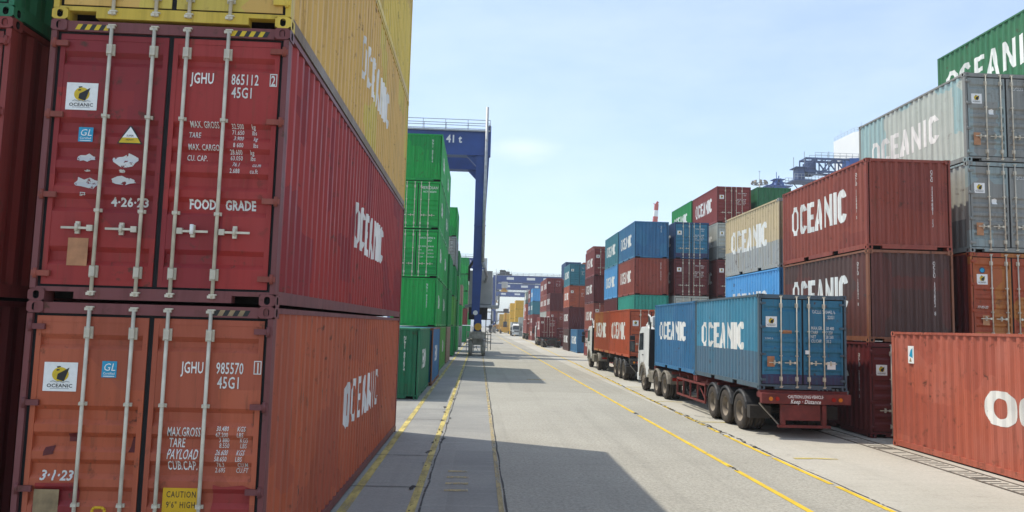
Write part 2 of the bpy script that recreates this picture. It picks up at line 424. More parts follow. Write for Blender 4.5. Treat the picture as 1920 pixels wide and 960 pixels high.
def ocean_polys(w=4.0, h=0.85, seed=0, bold=0.19, gap=0.115):
    rnd = random.Random(seed)
    def octo(x0, x1, y0, y1, c):
        return [(x0+c, y0), (x1-c, y0), (x1, y0+c*1.5), (x1, y1-c*1.5), (x1-c, y1), (x0+c, y1), (x0, y1-c*1.5), (x0, y0+c*1.5)]
    def ring(W, t, skip=()):
        a = octo(0, W, 0, 1, 0.15); b = octo(t, W-t, 0.17, 0.83, 0.065)
        return [[a[i], a[(i+1)%8], b[(i+1)%8], b[i]] for i in range(8) if i not in skip]
    t = 0.19
    G = []
    tb = min(0.175, bold) if bold > 0.195 else min(0.24, bold)
    def rounded(W, skip=None):
        n = 32
        def se(cx, cy, rx, ry, t, p=2.8):
            c_, s_ = math.cos(t), math.sin(t)
            return (cx+rx*math.copysign(abs(c_)**(2/p), c_), cy+ry*math.copysign(abs(s_)**(2/p), s_))
        A = [se(W/2, 0.5, W/2, 0.5, 2*math.pi*i/n) for i in range(n)]; B = [se(W/2, 0.5, W/2-tb, 0.29, 2*math.pi*i/n) for i in range(n)]
        return [[A[i], A[(i+1)%n], B[(i+1)%n], B[i]] for i in range(n) if not (skip and (i < skip or i >= n-skip))]
    G.append((rounded(0.58) if bold > 0.195 else ring(0.58, tb), 0.58))
    c = rounded(0.58, 4) if bold > 0.195 else ring(0.56, tb, (2,))
    G.append((c, 0.56))
    e = [[(0,0),(t,0),(t,1),(0,1)], [(t,0),(0.47,0),(0.47,0.17),(t,0.17)], [(t,0.42),(0.42,0.42),(0.42,0.58),(t,0.58)], [(t,0.83),(0.47,0.83),(0.47,1),(t,1)]]
    G.append((e, 0.47))
    a = [[(0,0),(t,0),(0.29,0.80),(0.29,1),(0.20,1)], [(0.58-t,0),(0.58,0),(0.38,1),(0.29,1),(0.29,0.80)], [(t+0.045,0.2),(0.58-t-0.045,0.2),(0.58-t-0.08,0.36),(t+0.08,0.36)]]
    G.append((a, 0.58))
    n = [[(0,0),(0.16,0),(0.16,1),(0,1)], [(0.42,0),(0.58,0),(0.58,1),(0.42,1)], [(0.16,1),(0.16,0.62),(0.42,0),(0.42,0.38)]]
    G.append((n, 0.58))
    G.append(([[(0,0),(t,0),(t,1),(0,1)]], t))
    G.append((c, 0.56))
    tot = sum(g[1] for g in G)+gap*6
    out = []; x = 0
    for P, gw in G:
        j = rnd.uniform(-0.02, 0.02)
        for p in P: out.append([((x+px)/tot*w, (py+j)*h) for px, py in p])
        x += gw+gap
    return out

def conform(polys, brk, axis, place, name='lettering', mats=1, mi=None):
    """polys in 2D -> mesh; split along the profile's break points on `axis`; place(u, v, depth) -> xyz"""
    bm = bmesh.new()
    for k, p in enumerate(polys):
        try:
            f = bm.faces.new([bm.verts.new((a, b, 0)) for a, b in p])
            if mi: f.material_index = mi[k]
        except ValueError: pass
    lo = min(v.co[axis] for v in bm.verts); hi = max(v.co[axis] for v in bm.verts)
    no = (1, 0, 0) if axis == 0 else (0, 1, 0)
    for s, d in brk:
        if lo < s < hi:
            co = (s, 0, 0) if axis == 0 else (0, s, 0)
            bmesh.ops.bisect_plane(bm, geom=bm.verts[:]+bm.edges[:]+bm.faces[:], plane_co=co, plane_no=no, dist=1e-5)
    def dep(s):
        if s <= brk[0][0]: return brk[0][1]
        for (s0, d0), (s1, d1) in zip(brk, brk[1:]):
            if s0 <= s <= s1:
                return d0 if s1 == s0 else d0+(d1-d0)*(s-s0)/(s1-s0)
        return brk[-1][1]
    for v in bm.verts:
        u, vv = v.co.x, v.co.y
        v.co = place(u, vv, dep(v.co[axis]))
    me = bpy.data.meshes.new(name); bm.to_mesh(me); bm.free()
    for i in range(mats): me.materials.append(None)
    return me

# ------------------------------------------------------------------ shipping containers
W = 2.438; HW = W/2
L20, L40 = 6.058, 12.192
HS, HCUBE = 2.591, 2.896
def corr(a, b, pitch, depth):
    """trapezoid profile between a and b: list of (s, depth inward)"""
    n = max(1, round((b-a)/pitch)); p = (b-a)/n
    out = []
    for i in range(n):
        s = a+i*p
        out += [(s, 0.0), (s+0.27*p, 0.0), (s+0.5*p, depth), (s+0.77*p, depth)]
    out.append((b, 0.0))
    return out
def side_profile(L): return corr(-L/2+0.13, L/2-0.13, 0.278, 0.036)
def end_profile(): return corr(-HW+0.10, HW-0.10, 0.25, 0.045)
SX = HW-0.018      # outer plane of a side panel
def m_side(L, H):
    b = MB(); pr = side_profile(L); z0, z1 = 0.155, H-0.062
    lo = [b.bm.verts.new((SX-d, s, z0)) for s, d in pr]; hi = [b.bm.verts.new((SX-d, s, z1)) for s, d in pr]
    for i in range(len(pr)-1): b.bm.faces.new((lo[i], lo[i+1], hi[i+1], hi[i]))
    return b.mesh('side_panel')
def m_end(L, H):
    b = MB(); pr = end_profile(); y = -L/2+0.022; z0, z1 = 0.15, H-0.08
    lo = [b.bm.verts.new((s, y+d, z0)) for s, d in pr]; hi = [b.bm.verts.new((s, y+d, z1)) for s, d in pr]
    for i in range(len(pr)-1): b.bm.faces.new((lo[i], lo[i+1], hi[i+1], hi[i]))
    return b.mesh('end_panel')
def m_roof(L, H):
    b = MB(); pr = corr(-L/2+0.08, L/2-0.08, 0.42, 0.02); x = HW-0.055
    lo = [b.bm.verts.new((-x, s, H-0.008-d)) for s, d in pr]; hi = [b.bm.verts.new((x, s, H-0.008-d)) for s, d in pr]
    for i in range(len(pr)-1): b.bm.faces.new((lo[i], lo[i+1], hi[i+1], hi[i]))
    return b.mesh('roof')
def m_floor(L, H):
    b = MB(); b.box(-HW+0.07, HW-0.07, -L/2+0.14, L/2-0.14, 0.115, 0.15)
    n = int(L/0.6)
    for i in range(n):
        y = -L/2+0.4+i*(L-0.8)/(n-1)
        b.box(-HW+0.06, HW-0.06, y-0.03, y+0.03, 0.03, 0.114)
    return b.mesh('floor')
def m_frame(L, H, lod):
    b = MB(); yo = L/2
    o = 0.006
    c = 0.118 if lod == 0 else 0.0        # posts stop at the castings
    for sx in (-1, 1):
        for sy in (-1, 1):
            xa, xb = sorted((sx*(HW-o), sx*(HW-0.062))); ya, yb = sorted((sy*(yo-o), sy*(yo-0.125)))
            b.box(xa, xb, ya, yb, c, H-c)
        xa, xb = sorted((sx*(HW-0.008), sx*(HW-0.055)))
        b.box(xa, xb, -yo+0.126, yo-0.126, H-0.062, H-0.004)
    # door end header and sill
    b.box(-HW+0.063, HW-0.063, -yo+0.012, -yo+0.12, H-0.115, H-0.006)
    b.box(-0.78, 0.78, -yo+0.012, -yo+0.12, 0.02, 0.138)
    for sx in (-1, 1):
        xa, xb = sorted((sx*0.7801, sx*(HW-0.063)))
        b.box(xa, xb, -yo+0.012, -yo+0.12, 0.092, 0.138)
    # front end rails
    b.box(-HW+0.063, HW-0.063, yo-0.12, yo-0.012, H-0.08, H-0.006)
    b.box(-0.78, 0.78, yo-0.12, yo-0.012, 0.02, 0.148)
    for sx in (-1, 1):
        xa, xb = sorted((sx*0.7801, sx*(HW-0.063)))
        b.box(xa, xb, yo-0.12, yo-0.012, 0.10, 0.148)
    return b.mesh('frame')
def m_rail(L, H):
    """bottom side rail at +x, broken by fork pockets on short boxes"""
    b = MB(); yo = L/2; xa, xb = HW-0.055, HW-0.008
    segs = [(-yo+0.126, -1.24), (-0.86, 0.86), (1.24, yo-0.126)] if L < 8 else [(-yo+0.126, yo-0.126)]
    for s0, s1 in segs: b.box(xa, xb, s0, s1, 0.022, 0.154)
    for s0, s1 in zip([s[1] for s in segs[:-1]], [s[0] for s in segs[1:]]): b.box(xa, xb, s0, s1, 0.124, 0.154)
    return b.mesh('bottom_rail')
def m_casting():
    """corner block at its own corner: outer faces -x side and -y side, with an oval hole in each"""
    b = MB(); bm = b.bm
    X, Y, Z = 0.162, 0.178, 0.118
    def face(O, U, V, Nn, lu, lv):
        n = 16; c = (O+U*lu/2+V*lv/2)
        rect = []; oval = []
        for i in range(n):
            t = 2*math.pi*(i+0.5)/n; ct, st = math.cos(t), math.sin(t)
            k = 1/max(abs(ct), abs(st))
            rect.append(bm.verts.new(c+U*ct*k*lu/2+V*st*k*lv/2))
            ou, ov = 0.030, 0.037
            oval.append((c+U*ct*ou+V*(st*0.030+(0.012 if st > 0 else -0.012))))
        ov0 = [bm.verts.new(p) for p in oval]; ov1 = [bm.verts.new(p-Nn*0.05) for p in oval]
        for i in range(n):
            j = (i+1) % n
            bm.faces.new((rect[i], rect[j], ov0[j], ov0[i]))
            f = bm.faces.new((ov0[i], ov0[j], ov1[j], ov1[i])); f.material_index = 1  # hole walls and cap coloured black to stand for the shade inside
        f = bm.faces.new(ov1); f.material_index = 1
    x, y, z = Vector((1,0,0)), Vector((0,1,0)), Vector((0,0,1))
    face(Vector((0,0,0)), x, z, -y, X, Z)
    face(Vector((0,0,0)), y, z, -x, Y, Z)
    for q in (((X,0,0),(X,Y,0),(X,Y,Z),(X,0,Z)), ((X,Y,0),(0,Y,0),(0,Y,Z),(X,Y,Z)), ((0,0,Z),(X,0,Z),(X,Y,Z),(0,Y,Z)), ((0,Y,0),(X,Y,0),(X,0,0),(0,0,0))):
        b.poly(q)
    return b.mesh('corner_casting', 2)
def door_profile(H):
    """(z, depth) of the ribbed door sheet"""
    d = 0.038
    v = [(H-0.47, H-0.32)]
    z = H-1.02; 
    for k in range(4):
        v.append((z-0.19, z)); z -= 0.262
    v.append((0.36, 0.55))
    out = [(0.22, 0.0)]
    for a, c in sorted(v):
        out += [(a, 0.0), (a+0.05, d), (c-0.05, d), (c, 0.0)]
    out.append((H-0.20, 0.0))
    return out
DY = 0.030          # door sheet plane behind the post face
def m_door(L, H, left):
    b = MB(); y = -L/2+DY
    x0, x1 = (-HW+0.098, -0.026) if left else (0.026, HW-0.098)
    z0, z1 = 0.162, H-0.142
    bd = 0.050
    b.box(x0, x0+bd, y, y+0.055, z0, z1); b.box(x1-bd, x1, y, y+0.055, z0, z1)
    b.box(x0+bd+0.0005, x1-bd-0.0005, y, y+0.055, z0, 0.2195); b.box(x0+bd+0.0005, x1-bd-0.0005, y, y+0.055, H-0.1995, z1)
    pr = door_profile(H); pr = [(max(0.22, z), d) for z, d in pr]
    A = [b.bm.verts.new((x0+bd, y+0.004+d, z)) for z, d in pr]; B = [b.bm.verts.new((x1-bd, y+0.004+d, z)) for z, d in pr]
    for i in range(len(pr)-1): b.bm.faces.new((A[i], B[i], B[i+1], A[i+1]))
    return b.mesh('door')
def m_gasket(L, H, left):
    b = MB(); y = -L/2+DY+0.012
    x0, x1 = (-HW+0.063, -0.001) if left else (0.001, HW-0.063)
    z0, z1 = 0.139, H-0.116
    xa, xb = (-HW+0.098, -0.026) if left else (0.026, HW-0.098)
    b.box(x0, xa-0.001, y, y+0.06, z0, z1); b.box(xb+0.001, x1, y, y+0.06, z0, z1)
    b.box(xa, xb, y, y+0.06, H-0.141, z1); b.box(xa, xb, y, y+0.06, z0, 0.161)
    return b.mesh('gasket')
RODX = (-0.605, -0.17, 0.17, 0.59)
def m_rod(L, H, lod):
    b = MB(); y = -L/2+DY-0.030
    b.tube((0, y, 0.055), (0, y, H-0.045), 0.0185, 10 if lod == 0 else 6)
    for z, hw, hh in ((0.30, 0.042, 0.06), (H-0.30, 0.042, 0.06), (0.92, 0.038, 0.018), (H-1.0, 0.038, 0.018)):
        b.box(-hw, hw, y+0.012, y+0.030, z-hh, z+hh)
        b.box(-0.026, 0.026, y-0.024, y+0.0125, z-hh*0.8, z+hh*0.8)
        if lod == 0 and hh > 0.05:
            for sx in (-1, 1):
                for sz in (-1, 1):
                    b.box(sx*0.033-0.006, sx*0.033+0.006, y+0.004, y+0.0121, z+sz*0.045-0.006, z+sz*0.045+0.006)
    for z in (0.075, H-0.065):
        b.box(-0.045, 0.030, y-0.014, y+0.016, z-0.014, z+0.014)
        b.box(-0.030, 0.045, y-0.020, y+0.010, z+0.0145, z+0.028)
    return b.mesh('lock_rod')
def m_handle(L, H, right):
    b = MB(); y = -L/2+DY-0.040; s = 1 if right else -1
    a, c = sorted((s*0.03, s*0.085)); b.box(a, c, y-0.012, y+0.022, 0.705, 0.765)
    a, c = sorted((s*0.0855, s*0.34)); b.box(a, c, y-0.006, y+0.004, 0.722, 0.745)
    a, c = sorted((s*0.165, s*0.205)); b.box(a, c, y+0.006, y+0.035, 0.675, 0.80); b.tube((s*0.185, y-0.012, 0.70), (s*0.185, y-0.012, 0.775), 0.016, 8)
    return b.mesh('handle')
def m_hinge(L, H, left):
    b = MB(); y = -L/2; s = -1 if left else 1
    x0, x1 = sorted((s*(HW-0.012), s*(HW-0.19)))
    b.box(x0, x1, y-0.004, y+0.024, -0.028, 0.028)
    b.tube((s*(HW-0.05), y+0.002, -0.05), (s*(HW-0.05), y+0.002, 0.05), 0.020, 8)
    return b.mesh('hinge')

def logo_mesh():
    """white square with a yellow disc, a ship's bow, waves and the word OCEANIC; unit square, origin bottom left, facing -y"""
    polys = []; mi = []; lay = []
    def add(p, k, d): polys.append(p); mi.append(k); lay.append(d)
    add([(0,0),(1,0),(1,1),(0,1)], 0, 0)
    n = 20
    add([(0.5+0.25*math.cos(2*math.pi*i/n), 0.58+0.25*math.sin(2*math.pi*i/n)) for i in range(n)], 1, 1)
    add([(0.40, 0.42), (0.62, 0.34), (0.76, 0.82), (0.52, 0.66), (0.42, 0.60)], 2, 2)
    add([(0.38, 0.70), (0.47, 0.72), (0.47, 0.76), (0.38, 0.76)], 2, 2)
    add([(0.40, 0.80), (0.50, 0.84), (0.50, 0.87), (0.38, 0.86)], 2, 2)
    add([(0.22, 0.34), (0.30, 0.37), (0.40, 0.33), (0.50, 0.36), (0.60, 0.32), (0.70, 0.36), (0.80, 0.33), (0.80, 0.31), (0.70, 0.33), (0.60, 0.29), (0.50, 0.33), (0.40, 0.30), (0.30, 0.34), (0.22, 0.31)], 3, 3)
    for p in font_polys('OCEANIC', 0.17, 0.98, 0.02, 'CENTER'): add([(0.5+x, 0.135+y) for x, y in p], 2, 1)
    add([(0.22, 0.085), (0.78, 0.085), (0.78, 0.105), (0.22, 0.105)], 3, 1)
    b = MB()
    for p, k, d in zip(polys, mi, lay): b.poly([(x, -0.0025-0.0016*d, z) for x, z in p], k)
    b.poly([(0,-0.0001,0),(1,-0.0001,0),(1,-0.0001,1),(0,-0.0001,1)], 0)
    return b.mesh('sticker', 4)
LOGO_M = lambda: [M['sticker'], M['stkyellow'], M['stkblack'], M['steel']]
def gl_mesh():
    b = MB()
    b.poly([(0,-0.002,0),(1,-0.002,0),(1,-0.002,1.2),(0,-0.002,1.2)], 0)
    for p in font_polys('GL', 0.78, 0.85, 0.0, 'CENTER', shear=0.2): b.poly([(0.5+x, -0.004, 0.5+y) for x, y in p], 1)
    for p in font_polys('Certified', 0.24, 0.85, 0.01, 'CENTER'): b.poly([(0.5+x, -0.004, 0.22+y) for x, y in p], 1)
    b.poly([(0.12,-0.004,0.07),(0.88,-0.004,0.07),(0.88,-0.004,0.12),(0.12,-0.004,0.12)], 1)
    return b.mesh('sticker', 2)
def tri_mesh():
    b = MB(); 
    b.poly([(-0.55,-0.002,-0.03),(0.55,-0.002,-0.03),(0.06,-0.002,0.86),(-0.06,-0.002,0.86)], 2)
    b.poly([(-0.47,-0.0036,0.02),(0.47,-0.0036,0.02),(0.33,-0.0036,0.28),(-0.33,-0.0036,0.28)], 1)
    b.poly([(-0.33,-0.0036,0.2801),(0.33,-0.0036,0.2801),(0.0,-0.0036,0.82)], 0)
    for p in font_polys('SUPER', 0.13, 0.8, 0.01, 'CENTER'): b.poly([(x, -0.0052, 0.33+z) for x, z in p], 2)
    for p in font_polys('HEAVY', 0.13, 0.8, 0.01, 'CENTER'): b.poly([(x, -0.0052, 0.13+z) for x, z in p], 2)
    return b.mesh('sticker', 3)

def door_text(key, polys_fn, L, H, x, z):
    """lettering painted on the door sheet: x from container's left edge, z from its base"""
    def mk():
        P = [[(a+x-HW, b_+z) for a, b_ in p] for p in polys_fn()]
        y = -L/2+DY
        flat = [(q, d) for q, d in door_profile(H)]
        return conform(P, flat, 1, lambda u, v, d: (u, y+0.004+d-0.0068, v))
    return cached(('dtext', key, L, H, x, z), mk)

def side_text(key, polys_fn, L, H, s0, z0):
    """on the +x panel, reading towards +y, starting s0 from the -y end"""
    def mk():
        P = [[(a+s0-L/2, b_+z0) for a, b_ in p] for p in polys_fn()]
        return conform(P, side_profile(L), 0, lambda u, v, d: (SX-d+0.004, u, v))
    return cached(('stext', key, L, H, s0, z0), mk)
def end_text(key, polys_fn, L, H, x, z):
    def mk():
        P = [[(a+x-HW, b_+z) for a, b_ in p] for p in polys_fn()]
        return conform(P, end_profile(), 0, lambda u, v, d: (u, -L/2+0.022+d-0.004, v))
    return cached(('etext', key, L, H, x, z), mk)

def vertical(text, size=0.1): return lambda: font_polys('\n'.join(text), size, 0.8, 0.015, 'CENTER', 0.78)
def horiz(text, size, xs=0.66, **k): return lambda: font_polys(text, size, xs, **k)

GR_L = 'containers stacked along the left of the lane'
GR_R = 'containers stacked along the right of the lane'
def container(label, paint_key, x, y, z, L=L20, H=HS, face='D', row='R', lod=1, frame=None, door=None, side=None,
              text='OCEANIC', tmat='white', tz=None, thh=0.85, tw=4.0, logo=True, extras=None, group=None, rz=0.0, endno=None, doorno=True, cx=None, sideno=None, hinge=None, rail=None, tshift=0.0, bold=0.19):
    """x = road-side face, y = near face, z = base; face: what the camera-side end is (D doors, E plain end)"""
    body = M[side or paint_key]; fm = M[frame or paint_key]; dm = M[door or paint_key]
    xc = cx if cx is not None else (x-HW if row == 'L' else x+HW)
    rot = rz+(0 if face == 'D' else math.pi)
    r = thing('shipping_container', label, 'container', (xc, y+L/2, z), rot, group or (GR_L if row == 'L' else GR_R))
    k = (L, H)
    fr = obj('frame', cached(('frame', k, lod), lambda: m_frame(L, H, 0 if lod == 0 else 1)), fm, r)
    pr = obj('side_panel', cached(('side', k), lambda: m_side(L, H)), body, r)
    pl = obj('side_panel', cached(('side', k), lambda: m_side(L, H)), body, r, rz=math.pi)
    for ra in (0, math.pi): obj('bottom_rail', cached(('rail', k), lambda: m_rail(L, H)), M[rail] if rail else fm, r, rz=ra)
    en = obj('end_panel', cached(('end', k), lambda: m_end(L, H)), body, r, rz=math.pi)
    obj('roof', cached(('roof', k), lambda: m_roof(L, H)), body, r)
    obj('floor', cached(('floor', k), lambda: m_floor(L, H)), M['dark'], r)
    if lod == 0:
        cm = cached('casting', m_casting)
        for iz in (0, 1):
            zz = -0.005 if iz == 0 else H-0.113
            # four corners; the block is mirrored by rotation about z (two hands)
            for ang, sx, sy in ((0, -1, -1), (math.pi, 1, 1)):
                o = obj('corner_casting', cm, [fm, M['black']], fr, loc=(sx*(HW+0.001), sy*(L/2+0.001), zz), rz=ang)
            cm2 = cached('casting2', m_casting2)
            for ang, sx, sy in ((0, 1, -1), (math.pi, -1, 1)):
                o = obj('corner_casting', cm2, [fm, M['black']], fr, loc=(sx*(HW+0.001), sy*(L/2+0.001), zz), rz=ang)
    # doors
    for left in (True, False):
        d = obj('door', cached(('door', k, left), lambda: m_door(L, H, left)), dm, r)
        obj('gasket', cached(('gasket', k, left), lambda: m_gasket(L, H, left)), M['black'], d)
        if lod < 3:
            for i in ((0, 1) if left else (2, 3)):
                obj('lock_rod', cached(('rod', k, min(lod, 1)), lambda: m_rod(L, H, lod)), M['rod'] if lod == 0 else fm if lod == 2 else M['rod'], d, loc=(RODX[i], 0, 0))
                if lod < 2:
                    obj('handle', cached(('handle', k, not left), lambda: m_handle(L, H, not left)), M['rod'], d, loc=(RODX[i], 0, 0))
        if lod == 0:
            for hz in (0.27, 1.07*H/2.9, 1.9*H/2.9, H-0.25):
                obj('hinge', cached(('hinge', k, left), lambda: m_hinge(L, H, left)), M[hinge] if hinge else fm, d, loc=(0, 0, hz))
        if left and logo and face == 'D' and lod < 3:
            o = obj('sticker', cached('logo', logo_mesh), LOGO_M(), d, loc=(-HW+0.20, -L/2+DY+0.001, H-0.90))
            o.scale = (0.31, 1, 0.29)
        if not left and doorno and face == 'D' and lod < 3:
            obj('lettering', door_text('num', horiz('OCLU 210442 6', 0.135), L, H, 1.50, H-0.50), M['whiteworn'], d)
            obj('lettering', door_text('22G1', horiz('22G1', 0.13), L, H, 1.92, H-0.64), M['whiteworn'], d)
            for kk, (ta, tb) in enumerate((('MAX.GR.', '30 480'), ('TARE', '2 220'), ('NET', '28 260'), ('CU.CAP.', '33.2'))):
                obj('lettering', door_text(ta, horiz(ta, 0.125, 0.62), L, H, 1.46, H-0.94-0.118*kk), M['whiteworn'], d)
                obj('lettering', door_text(tb, horiz(tb, 0.12, 0.62), L, H, 1.88, H-0.94-0.118*kk), M['whiteworn'], d)
        if extras:
            extras(left, d, r)
    # road-side lettering
    world_plus = (row == 'L')
    panel = (pr if world_plus else pl) if face == 'D' else (pl if world_plus else pr)
    if text == 'OCEANIC':
        hh = thh; zz = tz if tz is not None else H*0.5-0.36
        t0 = (L-tw)/2+(0.25 if L < 8 else 0.35)*(1 if world_plus else -1)+tshift
        seed = (len(paint_key)*3+round(y)) % 5
        obj('lettering', side_text(('oc', hh, tw, seed, bold), lambda: ocean_polys(tw, hh, seed, bold, 0.06 if bold > 0.195 else 0.115), L, H, t0, zz), M[tmat], panel)
    elif text:
        obj('lettering', side_text(text, horiz(text, 1.0, 0.75, bold=0.03), L, H, L*0.30, H*0.40), M[tmat], panel)
    if endno and face == 'E':
        obj('lettering', end_text(endno, vertical(endno, 0.15), L, H, 1.90, H-0.40), M['white'], en)
    if sideno:
        obj('lettering', side_text(sideno, vertical(sideno, 0.125), L, H, (0.80 if (face == 'D') == world_plus else L-0.80) if False else 0.0+(L-0.62 if not world_plus else 0.62), H-0.40), M['white'], panel)
    r['_panel'] = 0
    del r['_panel']
    return r, fr, panel, en

def m_casting2():
    me = m_casting().copy()
    for v in me.vertices: v.co.x = -v.co.x
    bm = bmesh.new(); bm.from_mesh(me); bmesh.ops.recalc_face_normals(bm, faces=bm.faces); bm.to_mesh(me); bm.free()
    return me

# ------------------------------------------------------------------ ground
def sheet(x0, x1, y0, y1, z, name, mt):
    b = MB(); b.poly([(x0,y0,z),(x1,y0,z),(x1,y1,z),(x0,y1,z)])
    me = b.mesh(name); return struct(name, me, mt)
sheet(-2500, 2500, -600, 4500, -0.012, 'ground', M['conc_base'])
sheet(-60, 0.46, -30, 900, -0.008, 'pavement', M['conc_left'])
sheet(0.46, 6.72, -30, 900, -0.004, 'road', M['conc_road'])
sheet(6.72, 60, -30, 900, -0.008, 'apron', M['conc_right'])

def strip(name, mt, pts, wd, z):
    """ribbon along a polyline on the ground"""
    b = MB(); Lf = []; Rt = []
    for i, p in enumerate(pts):
        q0 = Vector(pts[max(0, i-1)]); q1 = Vector(pts[min(len(pts)-1, i+1)]); d = (q1-q0).normalized()
        n = Vector((-d.y, d.x)); ww = wd if not callable(wd) else wd(i)
        Lf.append(b.bm.verts.new((p[0]+n.x*ww/2, p[1]+n.y*ww/2, z))); Rt.append(b.bm.verts.new((p[0]-n.x*ww/2, p[1]-n.y*ww/2, z)))
    for i in range(len(pts)-1): b.bm.faces.new((Rt[i], Rt[i+1], Lf[i+1], Lf[i]))
    return struct(name, b.mesh(name), mt)
def line(x, y0, y1, step=2.0, jit=0.0, x1=None):
    n = max(2, int((y1-y0)/step)); x1 = x if x1 is None else x1
    return [(x+(x1-x)*i/n+random.uniform(-jit, jit), y0+(y1-y0)*i/n) for i in range(n+1)]
def merge_strips(name, mt, specs, z):
    b = MB()
    for pts, wd in specs:
        Lf = []; Rt = []
        for i, p in enumerate(pts):
            q0 = Vector(pts[max(0, i-1)]); q1 = Vector(pts[min(len(pts)-1, i+1)]); d = (q1-q0).normalized()
            n = Vector((-d.y, d.x)); ww = wd if not callable(wd) else wd(i)
            Lf.append(b.bm.verts.new((p[0]+n.x*ww/2, p[1]+n.y*ww/2, z))); Rt.append(b.bm.verts.new((p[0]-n.x*ww/2, p[1]-n.y*ww/2, z)))
        for i in range(len(pts)-1): b.bm.faces.new((Rt[i], Rt[i+1], Lf[i+1], Lf[i]))
    return struct(name, b.mesh(name), mt)
# lane edge beside the left stacks
merge_strips('yellow_line', M['roadworn'], [(line(-1.93, -6, 140, 2), 0.145)], 0.001)
merge_strips('yellow_line', M['roadworn'], [(line(-0.93, -6, 140, 2), 0.13)], 0.0012)
merge_strips('yellow_line', M['roadfaint'], [(line(0.43, -6, 160, 2), 0.08)], 0.0014)
ys = []; y = -5
for a, c in ((-6, 15.3), (15.65, 24.6), (25.3, 49), (49.4, 76), (76.4, 220)):
    ys.append((line(5.30-0.004*(a-12)*0.5, a, c, 2, 0.006, 5.30-0.004*(c-12)*0.5), 0.115))
merge_strips('yellow_line', M['roadyellow'], ys, 0.002)
y2 = []
for a, c in ((-6, 13.9), (14.1, 16.9), (17.1, 20.4), (20.9, 21.9), (22.4, 22.9), (23.3, 24.5), (25.0, 26.0), (26.6, 27.8), (28.4, 31), (31.4, 36), (37, 52), (53, 90), (91, 200)):
    f = lambda q: 6.68+max(0, q-18)*0.022
    y2.append((line(f(a), a, c, 1.5, 0.012, f(c)), 0.11))
merge_strips('yellow_line', M['roadyellow'], y2, 0.002)
br = []
for x, yv in ((7.25, 23.2), (7.6, 16.9), (7.5, 29.5), (7.7, 36.5), (7.9, 44)):
    br.append(([(x-0.45, yv), (x+0.1, yv+0.05), (x+0.55, yv-0.02)], 0.13))
merge_strips('yellow_mark', M['roadworn'], br, 0.0022)
merge_strips('yellow_mark', M['roadfaint'], [([(-0.5, 13.0+k*0.55), (-0.1, 13.0+k*0.55)], 0.16) for k in range(4)]+[([(2.6, 40), (3.6, 40)], 0.5)], 0.0016)
# joints and cracks in the slabs
jt = [(line(-0.80, -6, 140, 0.7, 0.02), lambda i: 0.012+0.025*random.random()), (line(0.50, -6, 140, 0.7, 0.012), lambda i: 0.018+0.02*random.random())]
for yv in (13.2, 16.3, 22.4, 25.0, 28.6, 34.8, 41, 47.2, 53.4):
    jt.append(([(-2.1, yv), (-1.5, yv+0.01), (-0.82, yv-0.01)], 0.03))
merge_strips('slab_joint', M['joint'], jt, 0.0026)
merge_strips('slab_joint', M['joint'], [(line(6.80, -6, 18, 0.5, 0.012, 6.80), lambda i: 0.015+0.015*random.random())], 0.0026)
def patchy(name, mt, cx, n, sy, sx, y0, y1, z):
    b = MB()
    for k in range(n):
        x = cx+random.gauss(0, sx); yv = random.uniform(y0, y1); r = random.uniform(0.03, 0.11)
        pts = []
        for i in range(9):
            t = 2*math.pi*i/9; rr = r*random.uniform(0.45, 1.2)
            pts.append((x+rr*0.55*math.cos(t), yv+rr*sy*math.sin(t), z+k*0.00002))
        b.poly(pts)
    return struct(name, b.mesh(name), mt)
patchy('crack', M['crack'], -0.95, 46, 2.4, 0.10, 10, 30, 0.003)
cr = MB()
def crackline(x0, x1, ya, yb, n, wmax, z):
    pts = line(x0, ya, yb, (yb-ya)/n, 0.05, x1)
    return (pts, lambda i: random.uniform(0.02, wmax))
merge_strips('crack', M['crack'], [crackline(6.84, 6.98, 17.4, 31, 60, 0.12, 0), crackline(6.75, 6.90, 20, 30, 40, 0.08, 0), crackline(5.28, 5.3, 24.5, 25.4, 8, 0.2, 0), crackline(5.3, 5.32, 15.2, 15.8, 6, 0.12, 0), crackline(7.0, 7.7, 31, 60, 50, 0.10, 0)], 0.0034)
merge_strips('crack', M['crack'], [([(7.4, 24.6), (8.2, 22.9)], 0.05), ([(7.2, 24.9), (8.1, 23.1)], 0.04)], 0.003)
# drain grating running along the right stacks
g = MB()
g.box(9.88, 9.94, -6, 46, -0.02, 0.006); g.box(10.46, 10.50, -6, 46, -0.02, 0.006)
struct('drain_edge', g.mesh('drain_edge'), plain('rusty_drain_steel', (0.13, 0.11, 0.09), 0.8, 0.1, 0.35, 4))
g = MB()
yv = -5.5
while yv < 46:
    if random.random() < 0.82: g.box(9.97+random.uniform(0, .1), 10.43-random.uniform(0, .1), yv, yv+0.035, -0.02, 0.003)
    if int(yv*3) % 11 == 0: g.box(9.95, 10.45, yv+0.1, yv+0.15, -0.02, 0.004)
    yv += 0.21
struct('drain_slots', g.mesh('drain_slots'), plain('drain_slot_tone', (0.21, 0.195, 0.165), 0.9, 0, 0.4, 3))  # slots drawn as thin raised bars, darker than the concrete

